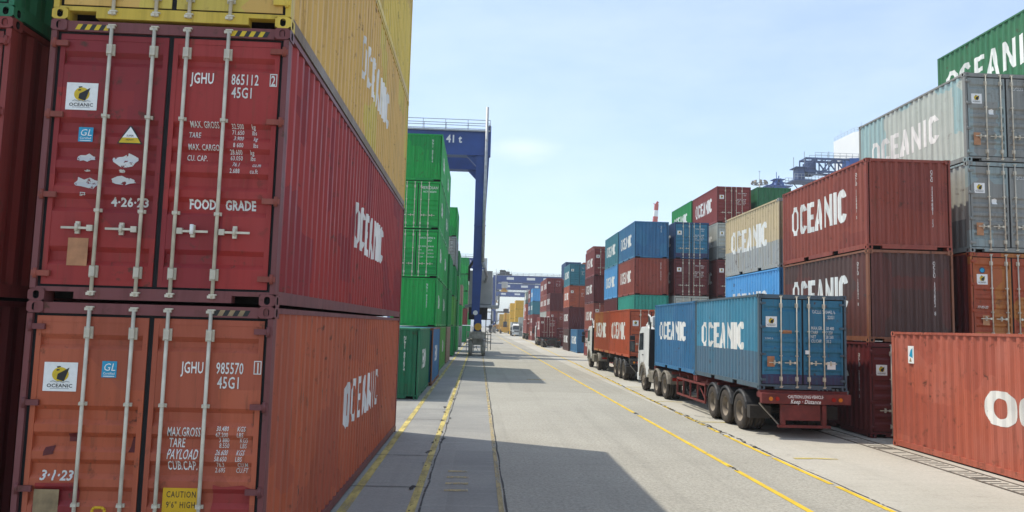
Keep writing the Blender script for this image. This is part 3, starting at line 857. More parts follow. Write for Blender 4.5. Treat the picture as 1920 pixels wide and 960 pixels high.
# ------------------------------------------------------------------ near left stack (full detail)
def near_red(left, d, r):
    L, H = L40, HCUBE
    y = -L/2+DY
    if left:
        o = obj('sticker', cached('logo', logo_mesh), LOGO_M(), d, loc=(-HW+0.195, y+0.001, 1.955)); o.scale = (0.315, 1, 0.285)
        o = obj('sticker', cached('gl', gl_mesh), [M['stkblue'], M['sticker']], d, loc=(-HW+0.352, y-0.001, 1.625)); o.scale = (0.145, 1, 0.125)
        o = obj('sticker', cached('tri', tri_mesh), [M['sticker'], M['stkyellow'], M['stkblack']], d, loc=(-HW+0.87, y-0.001, 1.625)); o.scale = (0.235, 1, 0.21)
        b = MB(); b.box(0, 0.20, 0, 0.003, 0, 0.28)
        obj('data_plate', b.mesh('data_plate'), M['plate'], d, loc=(-HW+0.335, y-0.002, 0.355))
        rnd = random.Random(3)
        def blobs():
            P = []
            for cx, cz, wx, wz in ((0.44, 1.46, 0.20, 0.07), (0.83, 1.45, 0.27, 0.10), (0.45, 1.20, 0.27, 0.10), (0.82, 1.24, 0.26, 0.07), (0.81, 1.335, 0.07, 0.03), (0.46, 1.33, 0.06, 0.02), (0.43, 1.09, 0.08, 0.03)):
                P.append([(cx+wx/2*math.cos(t)*rnd.uniform(0.7, 1.1), cz+wz*0.72*math.sin(t)*rnd.uniform(0.5, 1.15)) for t in [2*math.pi*i/14 for i in range(14)]])
            return P
        obj('peeled_sticker', door_text('peel', blobs, L, H, 0, 0), M['peel'], d)
        obj('lettering', door_text('4-26', horiz('4\u00b726\u00b723', 0.125, 0.95, bold=0.03), L, H, 0.715, 0.975), M['whiteworn'], d)
    else:
        for i, (tx, s, x, z, xs, bo) in enumerate((('JGHU', 0.16, 1.445, 2.285, 0.58, 0.02), ('865112', 0.16, 1.855, 2.285, 0.56, 0.012), ('45G1', 0.16, 1.865, 2.145, 0.60, 0.012),
                ('MAX. GROSS', 0.085, 1.46, 1.825, 0.58, 0.01), ('TARE', 0.085, 1.45, 1.715, 0.58, 0.01), ('MAX. CARGO', 0.085, 1.46, 1.585, 0.58, 0.01), ('CU. CAP.', 0.085, 1.445, 1.475, 0.58, 0.01),
                ('32.500   kg', 0.066, 1.88, 1.825, 0.66, 0.01), ('71.650   lbs', 0.066, 1.885, 1.765, 0.66, 0.005), ('3.900   kg', 0.066, 1.91, 1.70, 0.66, 0.01), ('8 600   lbs', 0.066, 1.915, 1.625, 0.66, 0.005),
                ('28.600   kg', 0.066, 1.88, 1.555, 0.66, 0.01), ('63.050   lbs', 0.066, 1.885, 1.495, 0.66, 0.005), ('76.1  cu.m', 0.066, 1.915, 1.425, 0.66, 0.01), ('2.688  cu.ft', 0.066, 1.895, 1.355, 0.66, 0.005),
                ('FOOD', 0.135, 1.50, 0.975, 0.68, 0.035), ('GRADE', 0.135, 1.865, 0.975, 0.68, 0.035))):
            for pi, part_ in enumerate([q_ for q_ in tx.split('  ') if q_.strip()]):
                obj('lettering', door_text(tx+str(pi), horiz(part_.strip(), s, xs, bold=bo), L, H, x+0.205*pi, z), M['white'], d)
        obj('lettering', door_text('2', horiz('2', 0.15, 0.62, bold=0.015), L, H, 2.262, 2.290), M['white'], d)
        fr = lambda: [[(0,0),(0.075,0),(0.075,0.01),(0,0.01)], [(0,0.125),(0.075,0.125),(0.075,0.135),(0,0.135)], [(0,0.01),(0.009,0.01),(0.009,0.125),(0,0.125)], [(0.066,0.01),(0.075,0.01),(0.075,0.125),(0.066,0.125)]]
        obj('lettering', door_text('fr2', fr, L, H, 2.250, 2.278), M['white'], d)
        # seal on the locked handle
        b = MB(); b.tube((0.34+0.02, y-0.075, 0.70), (0.36, y-0.075, 0.80), 0.02, 8)
        obj('seal', b.mesh('seal'), M['sticker'], d)
def stripes(fr, L, H, xs):
    y = -L/2+0.0095
    for x0, x1 in xs:
        b = MB(); n = 8; wv = (x1-x0)/n
        for i in range(n):
            a = x0+i*wv
            b.poly([(a, y, H-0.098), (a+wv, y, H-0.098), (a+wv+0.03, y, H-0.040), (a+0.03, y, H-0.040)], i % 2)
        obj('hazard_stripe', b.mesh('hazard_stripe', 2), [M['stkyellow'] if len(xs) > 1 else M['plategrey'], M['stkblack']], fr)
def near_orange(left, d, r):
    L, H = L40, HCUBE
    y = -L/2+DY
    if left:
        o = obj('sticker', cached('logo', logo_mesh), LOGO_M(), d, loc=(-HW+0.205, y+0.001, 2.01)); o.scale = (0.325, 1, 0.285)
        o = obj('sticker', cached('gl', gl_mesh), [M['stkblue'], M['sticker']], d, loc=(-HW+0.765, y+0.001, 2.155)); o.scale = (0.145, 1, 0.135)
        obj('lettering', door_text('3-1', horiz('3\u00b71\u00b723', 0.125, 0.95, bold=0.03), L, H, 0.245, 1.15), M['white'], d)
        b = MB(); b.box(0, 0.24, 0, 0.004, 0, 0.30)
        obj('data_plate', b.mesh('data_plate'), M['plategrey'], d, loc=(-HW+0.205, y-0.003, 0.76))
        obj('paint_patch', door_text('pp1', lambda: [[(0,0),(0.42,0),(0.44,0.36),(0.02,0.35)]], L, H, 0.19, 0.77), M['red'], d)
        obj('paint_patch', door_text('pp2', lambda: [[(0.33,0.42),(0.44,0.42),(0.44,0.51),(0.33,0.50)]], L, H, 0.16, 1.10), M['darkred'], d)
        obj('paint_patch', door_text('pp4', lambda: [[(0.10,0.28),(0.20,0.30),(0.20,0.38),(0.11,0.36)]], L, H, 0.16, 1.10), M['darkred'], d)
        obj('paint_patch', door_text('pp5', lambda: [[(0.92,0.33),(1.03,0.33),(1.03,0.48),(0.95,0.48)]], L, H, 0.16, 1.10), M['darkred'], d)
        # yellow seal loop hanging on the rod
        b = MB()
        pr = [(0.0, 0.0), (0.01, 0.09), (0.03, 0.11), (0.10, 0.11), (0.125, 0.09), (0.13, 0.0)]
        for p, q in zip(pr, pr[1:]): b.tube((p[0], 0, p[1]), (q[0], 0, q[1]), 0.014, 8)
        obj('seal', b.mesh('seal'), M['caution'], d, loc=(-HW+0.80, y-0.07, 0.80))
    else:
        for i, (tx, s, x, z, xs, bo) in enumerate((('JGHU', 0.16, 1.545, 2.22, 0.54, 0.015), ('985570', 0.16, 1.885, 2.22, 0.54, 0.012), ('45G1', 0.165, 1.905, 2.075, 0.60, 0.012),
                ('MAX.GROSS', 0.130, 1.445, 1.595, 0.44, 0.012), ('TARE', 0.130, 1.455, 1.485, 0.50, 0.012), ('PAYLOAD', 0.130, 1.455, 1.375, 0.50, 0.012), ('CUB.CAP.', 0.130, 1.46, 1.265, 0.50, 0.012),
                ('30.480  KGS', 0.066, 1.925, 1.655, 0.64, 0.01), ('67.200  LBS', 0.066, 1.92, 1.595, 0.64, 0.01), ('3 880  KGS', 0.066, 1.945, 1.54, 0.64, 0.005), ('8.550  LBS', 0.066, 1.95, 1.485, 0.64, 0.005),
                ('26.600  KGS', 0.066, 1.925, 1.42, 0.64, 0.01), ('58.650  LBS', 0.066, 1.92, 1.36, 0.64, 0.01), ('76.3  CU.M', 0.066, 1.94, 1.30, 0.64, 0.01), ('2.695  CU.FT', 0.066, 1.925, 1.245, 0.64, 0.005))):
            for pi, part_ in enumerate([q_ for q_ in tx.split('  ') if q_.strip()]):
                obj('lettering', door_text('o'+tx+str(pi), horiz(part_.strip(), s, xs, bold=bo, shear=0.12 if z < 1.7 else 0), L, H, x+0.205*pi, z), M['white'], d)
        obj('lettering', door_text('1', horiz('1', 0.15, 0.62, bold=0.02), L, H, 2.275, 2.232), M['white'], d)
        fr = lambda: [[(0,0),(0.075,0),(0.075,0.01),(0,0.01)], [(0,0.125),(0.075,0.125),(0.075,0.135),(0,0.135)], [(0,0.01),(0.009,0.01),(0.009,0.125),(0,0.125)], [(0.066,0.01),(0.075,0.01),(0.075,0.125),(0.066,0.125)]]
        obj('lettering', door_text('fr1', fr, L, H, 2.258, 2.220), M['white'], d)
        b = MB(); b.box(0, 0.36, 0, 0.004, 0, 0.36, 0)
        for k, tx in enumerate(('CAUTION', "9'6\" HIGH", 'CONTAINER')):
            for p in font_polys(tx, 0.085, 0.66, 0.005, 'CENTER', spacing=1.2): b.poly([(0.18+u, -0.002, 0.27-k*0.10+v) for u, v in p], 1)
        obj('sticker', b.mesh('sticker', 2), [M['caution'], M['stkblack']], d, loc=(-HW+1.445, y-0.004, 0.735))
        obj('paint_patch', door_text('pp3', lambda: [[(0,0),(0.37,0),(0.38,0.30),(0.30,0.33),(0.10,0.31),(0.01,0.33)]], L, H, 1.915, 0.80), M['red'], d)

X1, Y1 = -2.065, 7.70
PT = HCUBE+0.012
_, fr, _, _ = container('orange-red long container with orange doors and dark red posts, at ground level nearest the camera', 'orange', X1, Y1, 0.006, L40, HCUBE, 'D', 'L', 0, frame='framered', tz=1.08, thh=0.72, tw=4.0, logo=False, doorno=False, extras=near_orange)
stripes(fr, L40, HCUBE, ((0.55, 0.95),))
_, fr, _, _ = container('maroon long container with FOOD GRADE on its doors, second tier nearest the camera', 'red', X1, Y1, 0.006+PT, L40, HCUBE, 'D', 'L', 0, frame='framered', tz=1.08, thh=0.76, tw=3.6, logo=False, doorno=False, extras=near_red, hinge='red2')
stripes(fr, L40, HCUBE, ((-0.98, -0.60), (0.60, 0.98)))
container('mustard yellow long container resting on the maroon FOOD GRADE one', 'yellow', X1, Y1, 0.006+2*PT, L40, HCUBE, 'D', 'L', 0, frame='frameyellow', rail='tanrail', tz=1.08, thh=0.75, tw=3.7, tmat='white', logo=True, doorno=False)
container('yellow long container atop the mustard one, cut by the top photo edge', 'yellow2', X1, Y1, 0.006+3*PT, L40, HCUBE, 'D', 'L', 1, text=None, logo=False, doorno=False)
# the shaded stack at the far left edge
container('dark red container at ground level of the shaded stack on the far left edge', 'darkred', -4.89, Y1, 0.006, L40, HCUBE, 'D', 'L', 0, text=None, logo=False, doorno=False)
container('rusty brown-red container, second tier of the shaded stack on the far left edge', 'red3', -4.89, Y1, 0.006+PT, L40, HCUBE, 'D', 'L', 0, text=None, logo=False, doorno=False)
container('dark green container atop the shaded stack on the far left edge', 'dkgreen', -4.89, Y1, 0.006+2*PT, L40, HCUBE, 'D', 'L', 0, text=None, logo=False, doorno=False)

# ------------------------------------------------------------------ the other stacks
TW = ['ground level', 'second tier', 'third tier', 'fourth tier', 'fifth tier']
CN = dict(red='maroon', red2='oxide red', red3='dull red', darkred='dark red', brown='brown', orange='orange-red', orange2='bright orange', salmon='coral', rustorange='rusty orange',
          yellow='mustard', yellow2='yellow', brightyellow='bright yellow', green='bright green', green2='green', ltgreen='light green', dkgreen='dark green', forest='forest green', teal='turquoise', blue='blue', blue2='steel blue',
          navy='dark blue', brightblue='sky blue', tealblue='teal blue', beige='beige', grey='grey', greyblue='pale blue-grey', ltgrey='light grey', tan='tan', bluedoor='sea blue')
def stack(desc, x, y, tiers, row='R', L=L20, H=HS, lod=1, pitch=None, **kw):
    z = 0.006
    for i, t in enumerate(tiers):
        key, face = t[0], t[1]
        opt = dict(kw); opt.update(t[2] if len(t) > 2 else {})
        tw_ = TW[i] if i < len(tiers)-1 or i < 2 else TW[i]
        lab = opt.pop('label', None) or f"{CN[key]} container, {tw_} of {desc}"
        container(lab, key, x+random.uniform(-0.015, 0.015), y+random.uniform(-0.02, 0.02), z, L, H, face, row, lod, **opt)
        z += pitch or (H+0.012)
G = dict(tmat='white', tw=2.6, thh=0.75, logo=False)
# left
stack('', -2.17, 28.1, [('dkgreen', 'E', dict(text='DEMA', endno='NCTI 001074', label='dark green short container alone on the ground just past the big left stack'))], 'L', lod=0, frame='dkgreen')
stack('', -2.04, 34.25, [('blue', 'E', dict(text='DEMA', label='blue short container on the ground between dark green and light green ones', frame='framerust'))], 'L', lod=0)
def meridian(left, d, r):
    if not left:
        obj('lettering', door_text('mer', horiz('MERIDIAN', 0.21, 0.95, bold=0.015), L20, HS, 1.36, HS-0.42), M['white'], d)
        obj('lettering', door_text('mern', horiz('NCTI  002674', 0.14, 0.8), L20, HS, 1.50, HS-0.62), M['white'], d)
def gacu(left, d, r):
    if not left:
        obj('lettering', door_text('gacu', horiz('GACU 230942 6', 0.14, 0.8), L20, HS, 1.40, HS-0.50), M['white'], d)
        obj('lettering', door_text('gact', horiz('22G1', 0.14, 0.8), L20, HS, 1.80, HS-0.66), M['white'], d)
        for kk, (ta, tb) in enumerate((('MAX GROSS', '30.480 KG'), ('TARE', '2.230 KG'), ('PAYLOAD', '28.250 KG'), ('CU.CAP.', '33.2 CU.M'))):
            obj('lettering', door_text('g'+ta, horiz(ta, 0.10, 0.7), L20, HS, 1.34, HS-0.95-0.19*kk), M['white'], d)
            obj('lettering', door_text('g'+tb, horiz(tb, 0.10, 0.7), L20, HS, 1.84, HS-0.95-0.19*kk), M['white'], d)
stack('near half of the tall green stack', -2.28, 40.3, [('ltgreen', 'E', dict(text='EMA')), ('green', 'E', dict(text='EMA', endno='NCTI 034452')), ('green', 'D', dict(text='EMA', extras=gacu, doorno=False)),
      ('green', 'D', dict(text='EMA', extras=meridian, doorno=False, label='green container with MERIDIAN on its doors, fourth tier of the tall green stack')), ('green', 'E', dict(text='EMA', endno='NCTI 001074'))], 'L', pitch=2.62, **dict(logo=False))
stack('far half of the tall green stack', -2.28, 46.45, [('ltgreen', 'E', dict(text='EMA')), ('green2', 'E', dict(text='EMA')), ('green', 'D', dict(text='EMA')), ('green2', 'D', dict(text='EMA')), ('green', 'E', dict(text='EMA'))], 'L', pitch=2.62, logo=False)
stack('low green stack behind the tall green stack', -2.2, 53.8, [('tan', 'E'), ('green2', 'E'), ('green2', 'E')], 'L', text=None)
stack('left stack holding one grey container', -2.2, 66.0, [('green2', 'E'), ('ltgreen', 'E'), ('green2', 'E'), ('grey', 'D'), ('green', 'E')], 'L', text=None, pitch=2.63, logo=False)
stack('narrow green stack beside the near gantry leg', -2.2, 77.7, [('green', 'E'), ('green2', 'E'), ('green', 'E'), ('green2', 'E')], 'L', text=None, lod=2)
stack('low left stack beside the gantry machinery', -2.2, 95, [('grey', 'E'), ('green', 'E'), ('tan', 'E')], 'L', text=None, lod=2)
stack('bright green stack behind the near gantry leg', -1.9, 119, [('green2', 'E'), ('red3', 'E'), ('green', 'E'), ('green', 'E'), ('green', 'E')], 'L', text=None, lod=2, pitch=2.7)
stack('mixed stack left of the grey machinery house', -1.7, 150, [('green2', 'E'), ('green', 'E'), ('tan', 'E'), ('red3', 'E')], 'L', text=None, lod=2, pitch=2.7)
# right, nearest
def ro_mark(left, d, r): pass
r, fr, pn, en = container('long coral red container on the ground at the right photo edge', 'salmon', 10.75, 19.26-L40, 0.006, L40, HCUBE, 'E', 'R', 0, tz=0.98, thh=0.72, tw=6.3, frame='salmon', tshift=0.95, bold=0.20, doorno=False)
b = MB(); b.box(SX+0.006, SX+0.010, -L40/2+0.75, -L40/2+1.0, 2.12, 2.55, 0)
b.poly([(SX+0.0115, -L40/2+0.80, 2.3), (SX+0.0115, -L40/2+0.95, 2.25), (SX+0.0115, -L40/2+0.95, 2.5), (SX+0.0115, -L40/2+0.86, 2.44)], 1)
b.poly([(SX+0.0115, -L40/2+0.80, 2.16), (SX+0.0115, -L40/2+0.90, 2.16), (SX+0.0115, -L40/2+0.86, 2.27)], 2)
obj('sticker', b.mesh('sticker', 3), [M['sticker'], M['stkblue'], M['plategrey']], pn)

stack('the OCEANIC stack behind the blue truck', 10.85, 20.47, [
    ('darkred', 'D', dict(label='dark red container at ground level behind the blue-loaded truck, doors facing us', doorno=False, sideno='OCLU 250316 3')),
    ('brown', 'E', dict(label='weathered brown OCEANIC container above the blue truck trailer, second tier', endno='OCLU 133802 8', sideno='OCLU 133802 8', frame='framerust', thh=1.0)),
    ('red2', 'E', dict(label='oxide red OCEANIC container topping the brown one right of centre', endno='OCO 1124881 13', sideno='OCLU 1124881 3', thh=1.0, frame='red2'))], lod=0, rz=-0.012)
def orange_door(left, d, r):
    if left:
        b = MB(); n = 16
        b.poly([(0.085*math.cos(2*math.pi*i/n), 0, 0.085*math.sin(2*math.pi*i/n)) for i in range(n)], 0)
        b.poly([(0.06*math.cos(2*math.pi*i/n), -0.0015, 0.06*math.sin(2*math.pi*i/n)) for i in range(n)], 1)
        obj('sticker', b.mesh('sticker', 2), [M['navy'], M['stkblue']], d, loc=(-HW+0.36, -L20/2+DY-0.002, HS-0.50))
        obj('lettering', door_text('d22', horiz('17-03-22', 0.10, 0.8, bold=0.03), L20, HS, 0.20, 1.02), M['white'], d)
        b = MB(); b.box(0, 0.19, 0, 0.004, 0, 0.28)
        obj('data_plate', b.mesh('data_plate'), M['plate'], d, loc=(-HW+0.34, -L20/2+DY-0.003, 0.55))
def grey_door(left, d, r):
    if left:
        b = MB(); b.box(0, 0.20, 0, 0.004, 0, 0.36)
        obj('data_plate', b.mesh('data_plate'), M['plate'], d, loc=(-HW+0.24, -L20/2+DY-0.003, 0.48))
        obj('lettering', door_text('gm', lambda: [[(0,0),(0.14,0),(0.15,0.14),(0.08,0.17),(0,0.14)]], L20, HS, 0.72, 1.38), M['sticker'], d)
    else:
        obj('lettering', door_text('gnum', horiz('OCLU 646', 0.15, 0.8), L20, HS, 1.42, HS-0.48), M['whiteworn'], d)
stack('the grey-topped stack at the right edge', 13.72, 20.45, [('darkred', 'D', dict(logo=False, doorno=False)),
    ('rustorange', 'D', dict(label='rusty orange container with doors dated 17-03-22 below two grey ones', doorno=False, extras=orange_door, side='darkred')),
    ('ltgrey', 'D', dict(label='lower of the two grey containers with doors at the right edge', door='grey', frame='grey', text=None, doorno=False, extras=grey_door)),
    ('greyblue', 'D', dict(label='pale blue-grey OCEANIC container with grey doors, upper of the two grey ones', door='grey', frame='grey', tmat='white', thh=0.86, tw=3.9, tz=0.88, doorno=False, extras=grey_door))], lod=0)
stack('the green-topped stack behind the grey one', 16.6, 20.2, [('red3', 'D'), ('brown', 'D'), ('red2', 'D'), ('navy', 'D'),
    ('forest', 'D', dict(label='forest green OCEANIC container highest at the right edge', thh=0.95, tw=4.6))], lod=1)
stack('the beige-topped stack', 11.0, 27.2, [('brown', 'E', dict(text=None)), ('brightblue', 'E', dict(label='sky blue container between the beige one and the trailer load', tz=0.95)),
    ('beige', 'E', dict(label='beige OCEANIC container with grey lower half, left of the oxide red one', frame='beige', thh=0.95, tw=4.1, tmat='white'))], lod=0)
# right, middle distance (50 to 65 m)
stack('blue-topped stack behind the orange truck', 10.78, 52.2, [('red3', 'E', dict(text=None)), ('teal', 'E', dict(text=None)), ('red2', 'E', dict(endno='OCLU 224917')), ('blue', 'E', dict(endno='OCLU'))], frame=None)
stack('row just left of the blue-topped stack', 10.72, 58.4, [('red3', 'E', dict(text=None)), ('darkred', 'E', dict(text=None)), ('brightblue', 'E'), ('tealblue', 'E')])
stack('two-door stack right of the blue-topped stack', 13.58, 52.0, [('grey', 'D', dict(text=None)), ('ltgrey', 'D', dict(text=None)), ('darkred', 'D'), ('navy', 'D', dict(door='bluedoor'))])
stack('tall stack with grey fourth tier, mid right', 16.5, 51.7, [('red3', 'D', dict(text=None)), ('brown', 'D', dict(text=None)), ('darkred', 'D'), ('ltgrey', 'D'), ('red3', 'D', dict(label='dull red OCEANIC container with doors, highest of the mid right stacks', thh=1.0))])
stack('tall green-capped row, mid right', 16.42, 57.9, [('red3', 'D', dict(text=None)), ('brown', 'D', dict(text=None)), ('darkred', 'D', dict(text=None)), ('navy', 'D', dict(text=None)), ('green2', 'D', dict(label='bright green OCEANIC container peeking over blue doors, fifth tier mid right'))])
stack('hindmost stack above the beige container', 19.3, 51.5, [('red3', 'E', dict(text=None)), ('brown', 'E', dict(text=None)), ('darkred', 'E', dict(text=None)), ('navy', 'E', dict(text=None)), ('forest', 'E', dict(text=None, label='dark green container peeking above the beige container, fifth tier'))])
# right, further (70 to 165 m)
stack('all-red stack left of the blue-topped stack', 10.85, 71.3, [('red3', 'E'), ('red2', 'D'), ('darkred', 'E'), ('red3', 'D')], lod=1)
stack('teal-topped stack beyond the all-red stack', 10.7, 89.6, [('brown', 'E'), ('darkred', 'E'), ('orange', 'D'), ('tealblue', 'D')], lod=2)
stack('', 10.9, 83.2, [('blue', 'E', dict(label='blue OCEANIC container alone on the ground before the teal-topped stack'))], lod=1)
stack('hidden-footed stack peeking over the all-red stack', 14.0, 93, [('red3', 'E'), ('brown', 'E'), ('red2', 'E'), ('red3', 'E'), ('red2', 'E')], lod=2, text=None)
stack('short red stack behind the red-loaded truck', 10.4, 110.6, [('red3', 'D'), ('red2', 'D'), ('darkred', 'E')], lod=2)
stack('red stack with white-marked doors beyond it', 10.4, 116.8, [('red3', 'E'), ('ltgrey', 'E'), ('red2', 'E'), ('red3', 'D')], lod=2)
stack('hindmost red row beside the distant gantries', 10.4, 123.0, [('red3', 'E'), ('ltgrey', 'E'), ('red2', 'E'), ('red2', 'E')], lod=2)
stack('dark-blue-capped stack behind the red row', 13.3, 117, [('red3', 'E'), ('brown', 'E'), ('red2', 'E'), ('red3', 'E'), ('navy', 'E')], lod=2, text=None)
stack('orange-capped stack behind the red row', 16.1, 117, [('red3', 'E'), ('brown', 'E'), ('red2', 'E'), ('red3', 'E'), ('rustorange', 'E')], lod=2, text=None)
stack('distant sky-blue-topped stack', 10.6, 150, [('red2', 'E'), ('red3', 'E'), ('tealblue', 'E'), ('brightblue', 'E')], lod=2)
stack('distant red row past the sky-blue top', 10.5, 156.2, [('orange', 'E'), ('red2', 'E'), ('navy', 'E'), ('red3', 'E')], lod=2)
stack('distant pale row with green-grey top', 10.4, 168, [('ltgrey', 'E'), ('orange', 'E'), ('orange', 'E'), ('ltgrey', 'E', dict(door='forest', frame='forest'))], lod=2)
stack('near pair of the distant yellow stacks', 10.7, 223, [('brightyellow', 'E'), ('brightyellow', 'E'), ('brightyellow', 'E'), ('brightyellow', 'E')], lod=2, text=None)
stack('second of the distant yellow stacks', 10.4, 252, [('brightyellow', 'E'), ('brightyellow', 'E'), ('brightyellow', 'E'), ('brightyellow', 'E')], lod=2, text=None)
stack('third of the distant yellow stacks', 10.0, 300, [('brightyellow', 'E'), ('brightyellow', 'E'), ('brightyellow', 'E')], lod=2, text=None)
stack('farthest of the distant yellow stacks', 9.0, 330, [('brightyellow', 'E'), ('brightyellow', 'E'), ('brightyellow', 'E')], lod=2, text=None)
stack('pale pair behind the far white truck', 11.0, 205, [('grey', 'E'), ('ltgrey', 'E')], lod=2, text=None)

# ------------------------------------------------------------------ trucks with semi-trailers
def m_tyre():
    b = MB(); r = 0.515
    b.lathe_x([(-0.13, 0.30), (-0.145, 0.36), (-0.148, 0.44), (-0.125, 0.495), (-0.10, r), (-0.055, r), (-0.052, r-0.018), (-0.040, r-0.018), (-0.037, r), (0.037, r), (0.040, r-0.018), (0.052, r-0.018), (0.055, r), (0.10, r), (0.125, 0.495), (0.148, 0.44), (0.145, 0.36), (0.13, 0.30), (-0.13, 0.30)], n=32)
    return b.mesh('wheel')
def m_rim(front):
    b = MB()
    if front:   # hub standing out of a shallow dish
        b.lathe_x([(-0.128, 0.30), (-0.115, 0.27), (-0.05, 0.245), (-0.06, 0.17), (-0.13, 0.155), (-0.15, 0.12), (-0.15, 0.0)], n=24)
        for i in range(10):
            t = 2*math.pi*i/10; b.tube((-0.055, 0.205*math.cos(t), 0.205*math.sin(t)), (-0.085, 0.205*math.cos(t), 0.205*math.sin(t)), 0.018, 6)
    else:       # deep dish of a twin wheel
        b.lathe_x([(-0.128, 0.30), (-0.112, 0.275), (-0.02, 0.25), (0.045, 0.22), (0.05, 0.14), (-0.03, 0.13), (-0.045, 0.09), (-0.045, 0.0)], n=24)
        for i in range(10):
            t = 2*math.pi*i/10; b.tube((0.048, 0.18*math.cos(t), 0.18*math.sin(t)), (0.02, 0.18*math.cos(t), 0.18*math.sin(t)), 0.018, 6)
    b.lathe_x([(0.128, 0.30), (0.10, 0.22), (0.10, 0.0)], n=16)
    return b.mesh('rim')
def wheel(root, x, y, left, front=False):
    """left: the dish faces -x"""
    wz = 0.515
    o = obj('wheel', cached('tyre', m_tyre), M['tyre'], root, loc=(x, y, wz), rz=0 if left else math.pi)
    obj('rim', cached(('rim', front), lambda: m_rim(front)), M['rim'], o)
def m_guard(y, r=0.60, wd=0.62):
    def mk():
        b = MB(); n = 9; A = []
        for i in range(n+1):
            t = math.radians(12+156*i/n); c, s = math.cos(t), math.sin(t)
            A.append([b.bm.verts.new((x, rr*c, rr*s)) for x, rr in ((-wd/2, r-0.05), (-wd/2, r), (-wd/2+0.04, r+0.025), (wd/2-0.04, r+0.025), (wd/2, r), (wd/2, r-0.05))]+[b.bm.verts.new((x, (r-0.01)*c, (r-0.01)*s)) for x in (wd/2-0.02, -wd/2+0.02)])
        for P, Q in zip(A, A[1:]):
            for i in range(8):
                f = b.bm.faces.new((P[i], P[(i+1)%8], Q[(i+1)%8], Q[i])); f.smooth = False
        b.bm.faces.new(A[0]); b.bm.faces.new(A[-1][::-1])
        return b.mesh('mudguard')
    return cached(('guard', r, wd), mk)

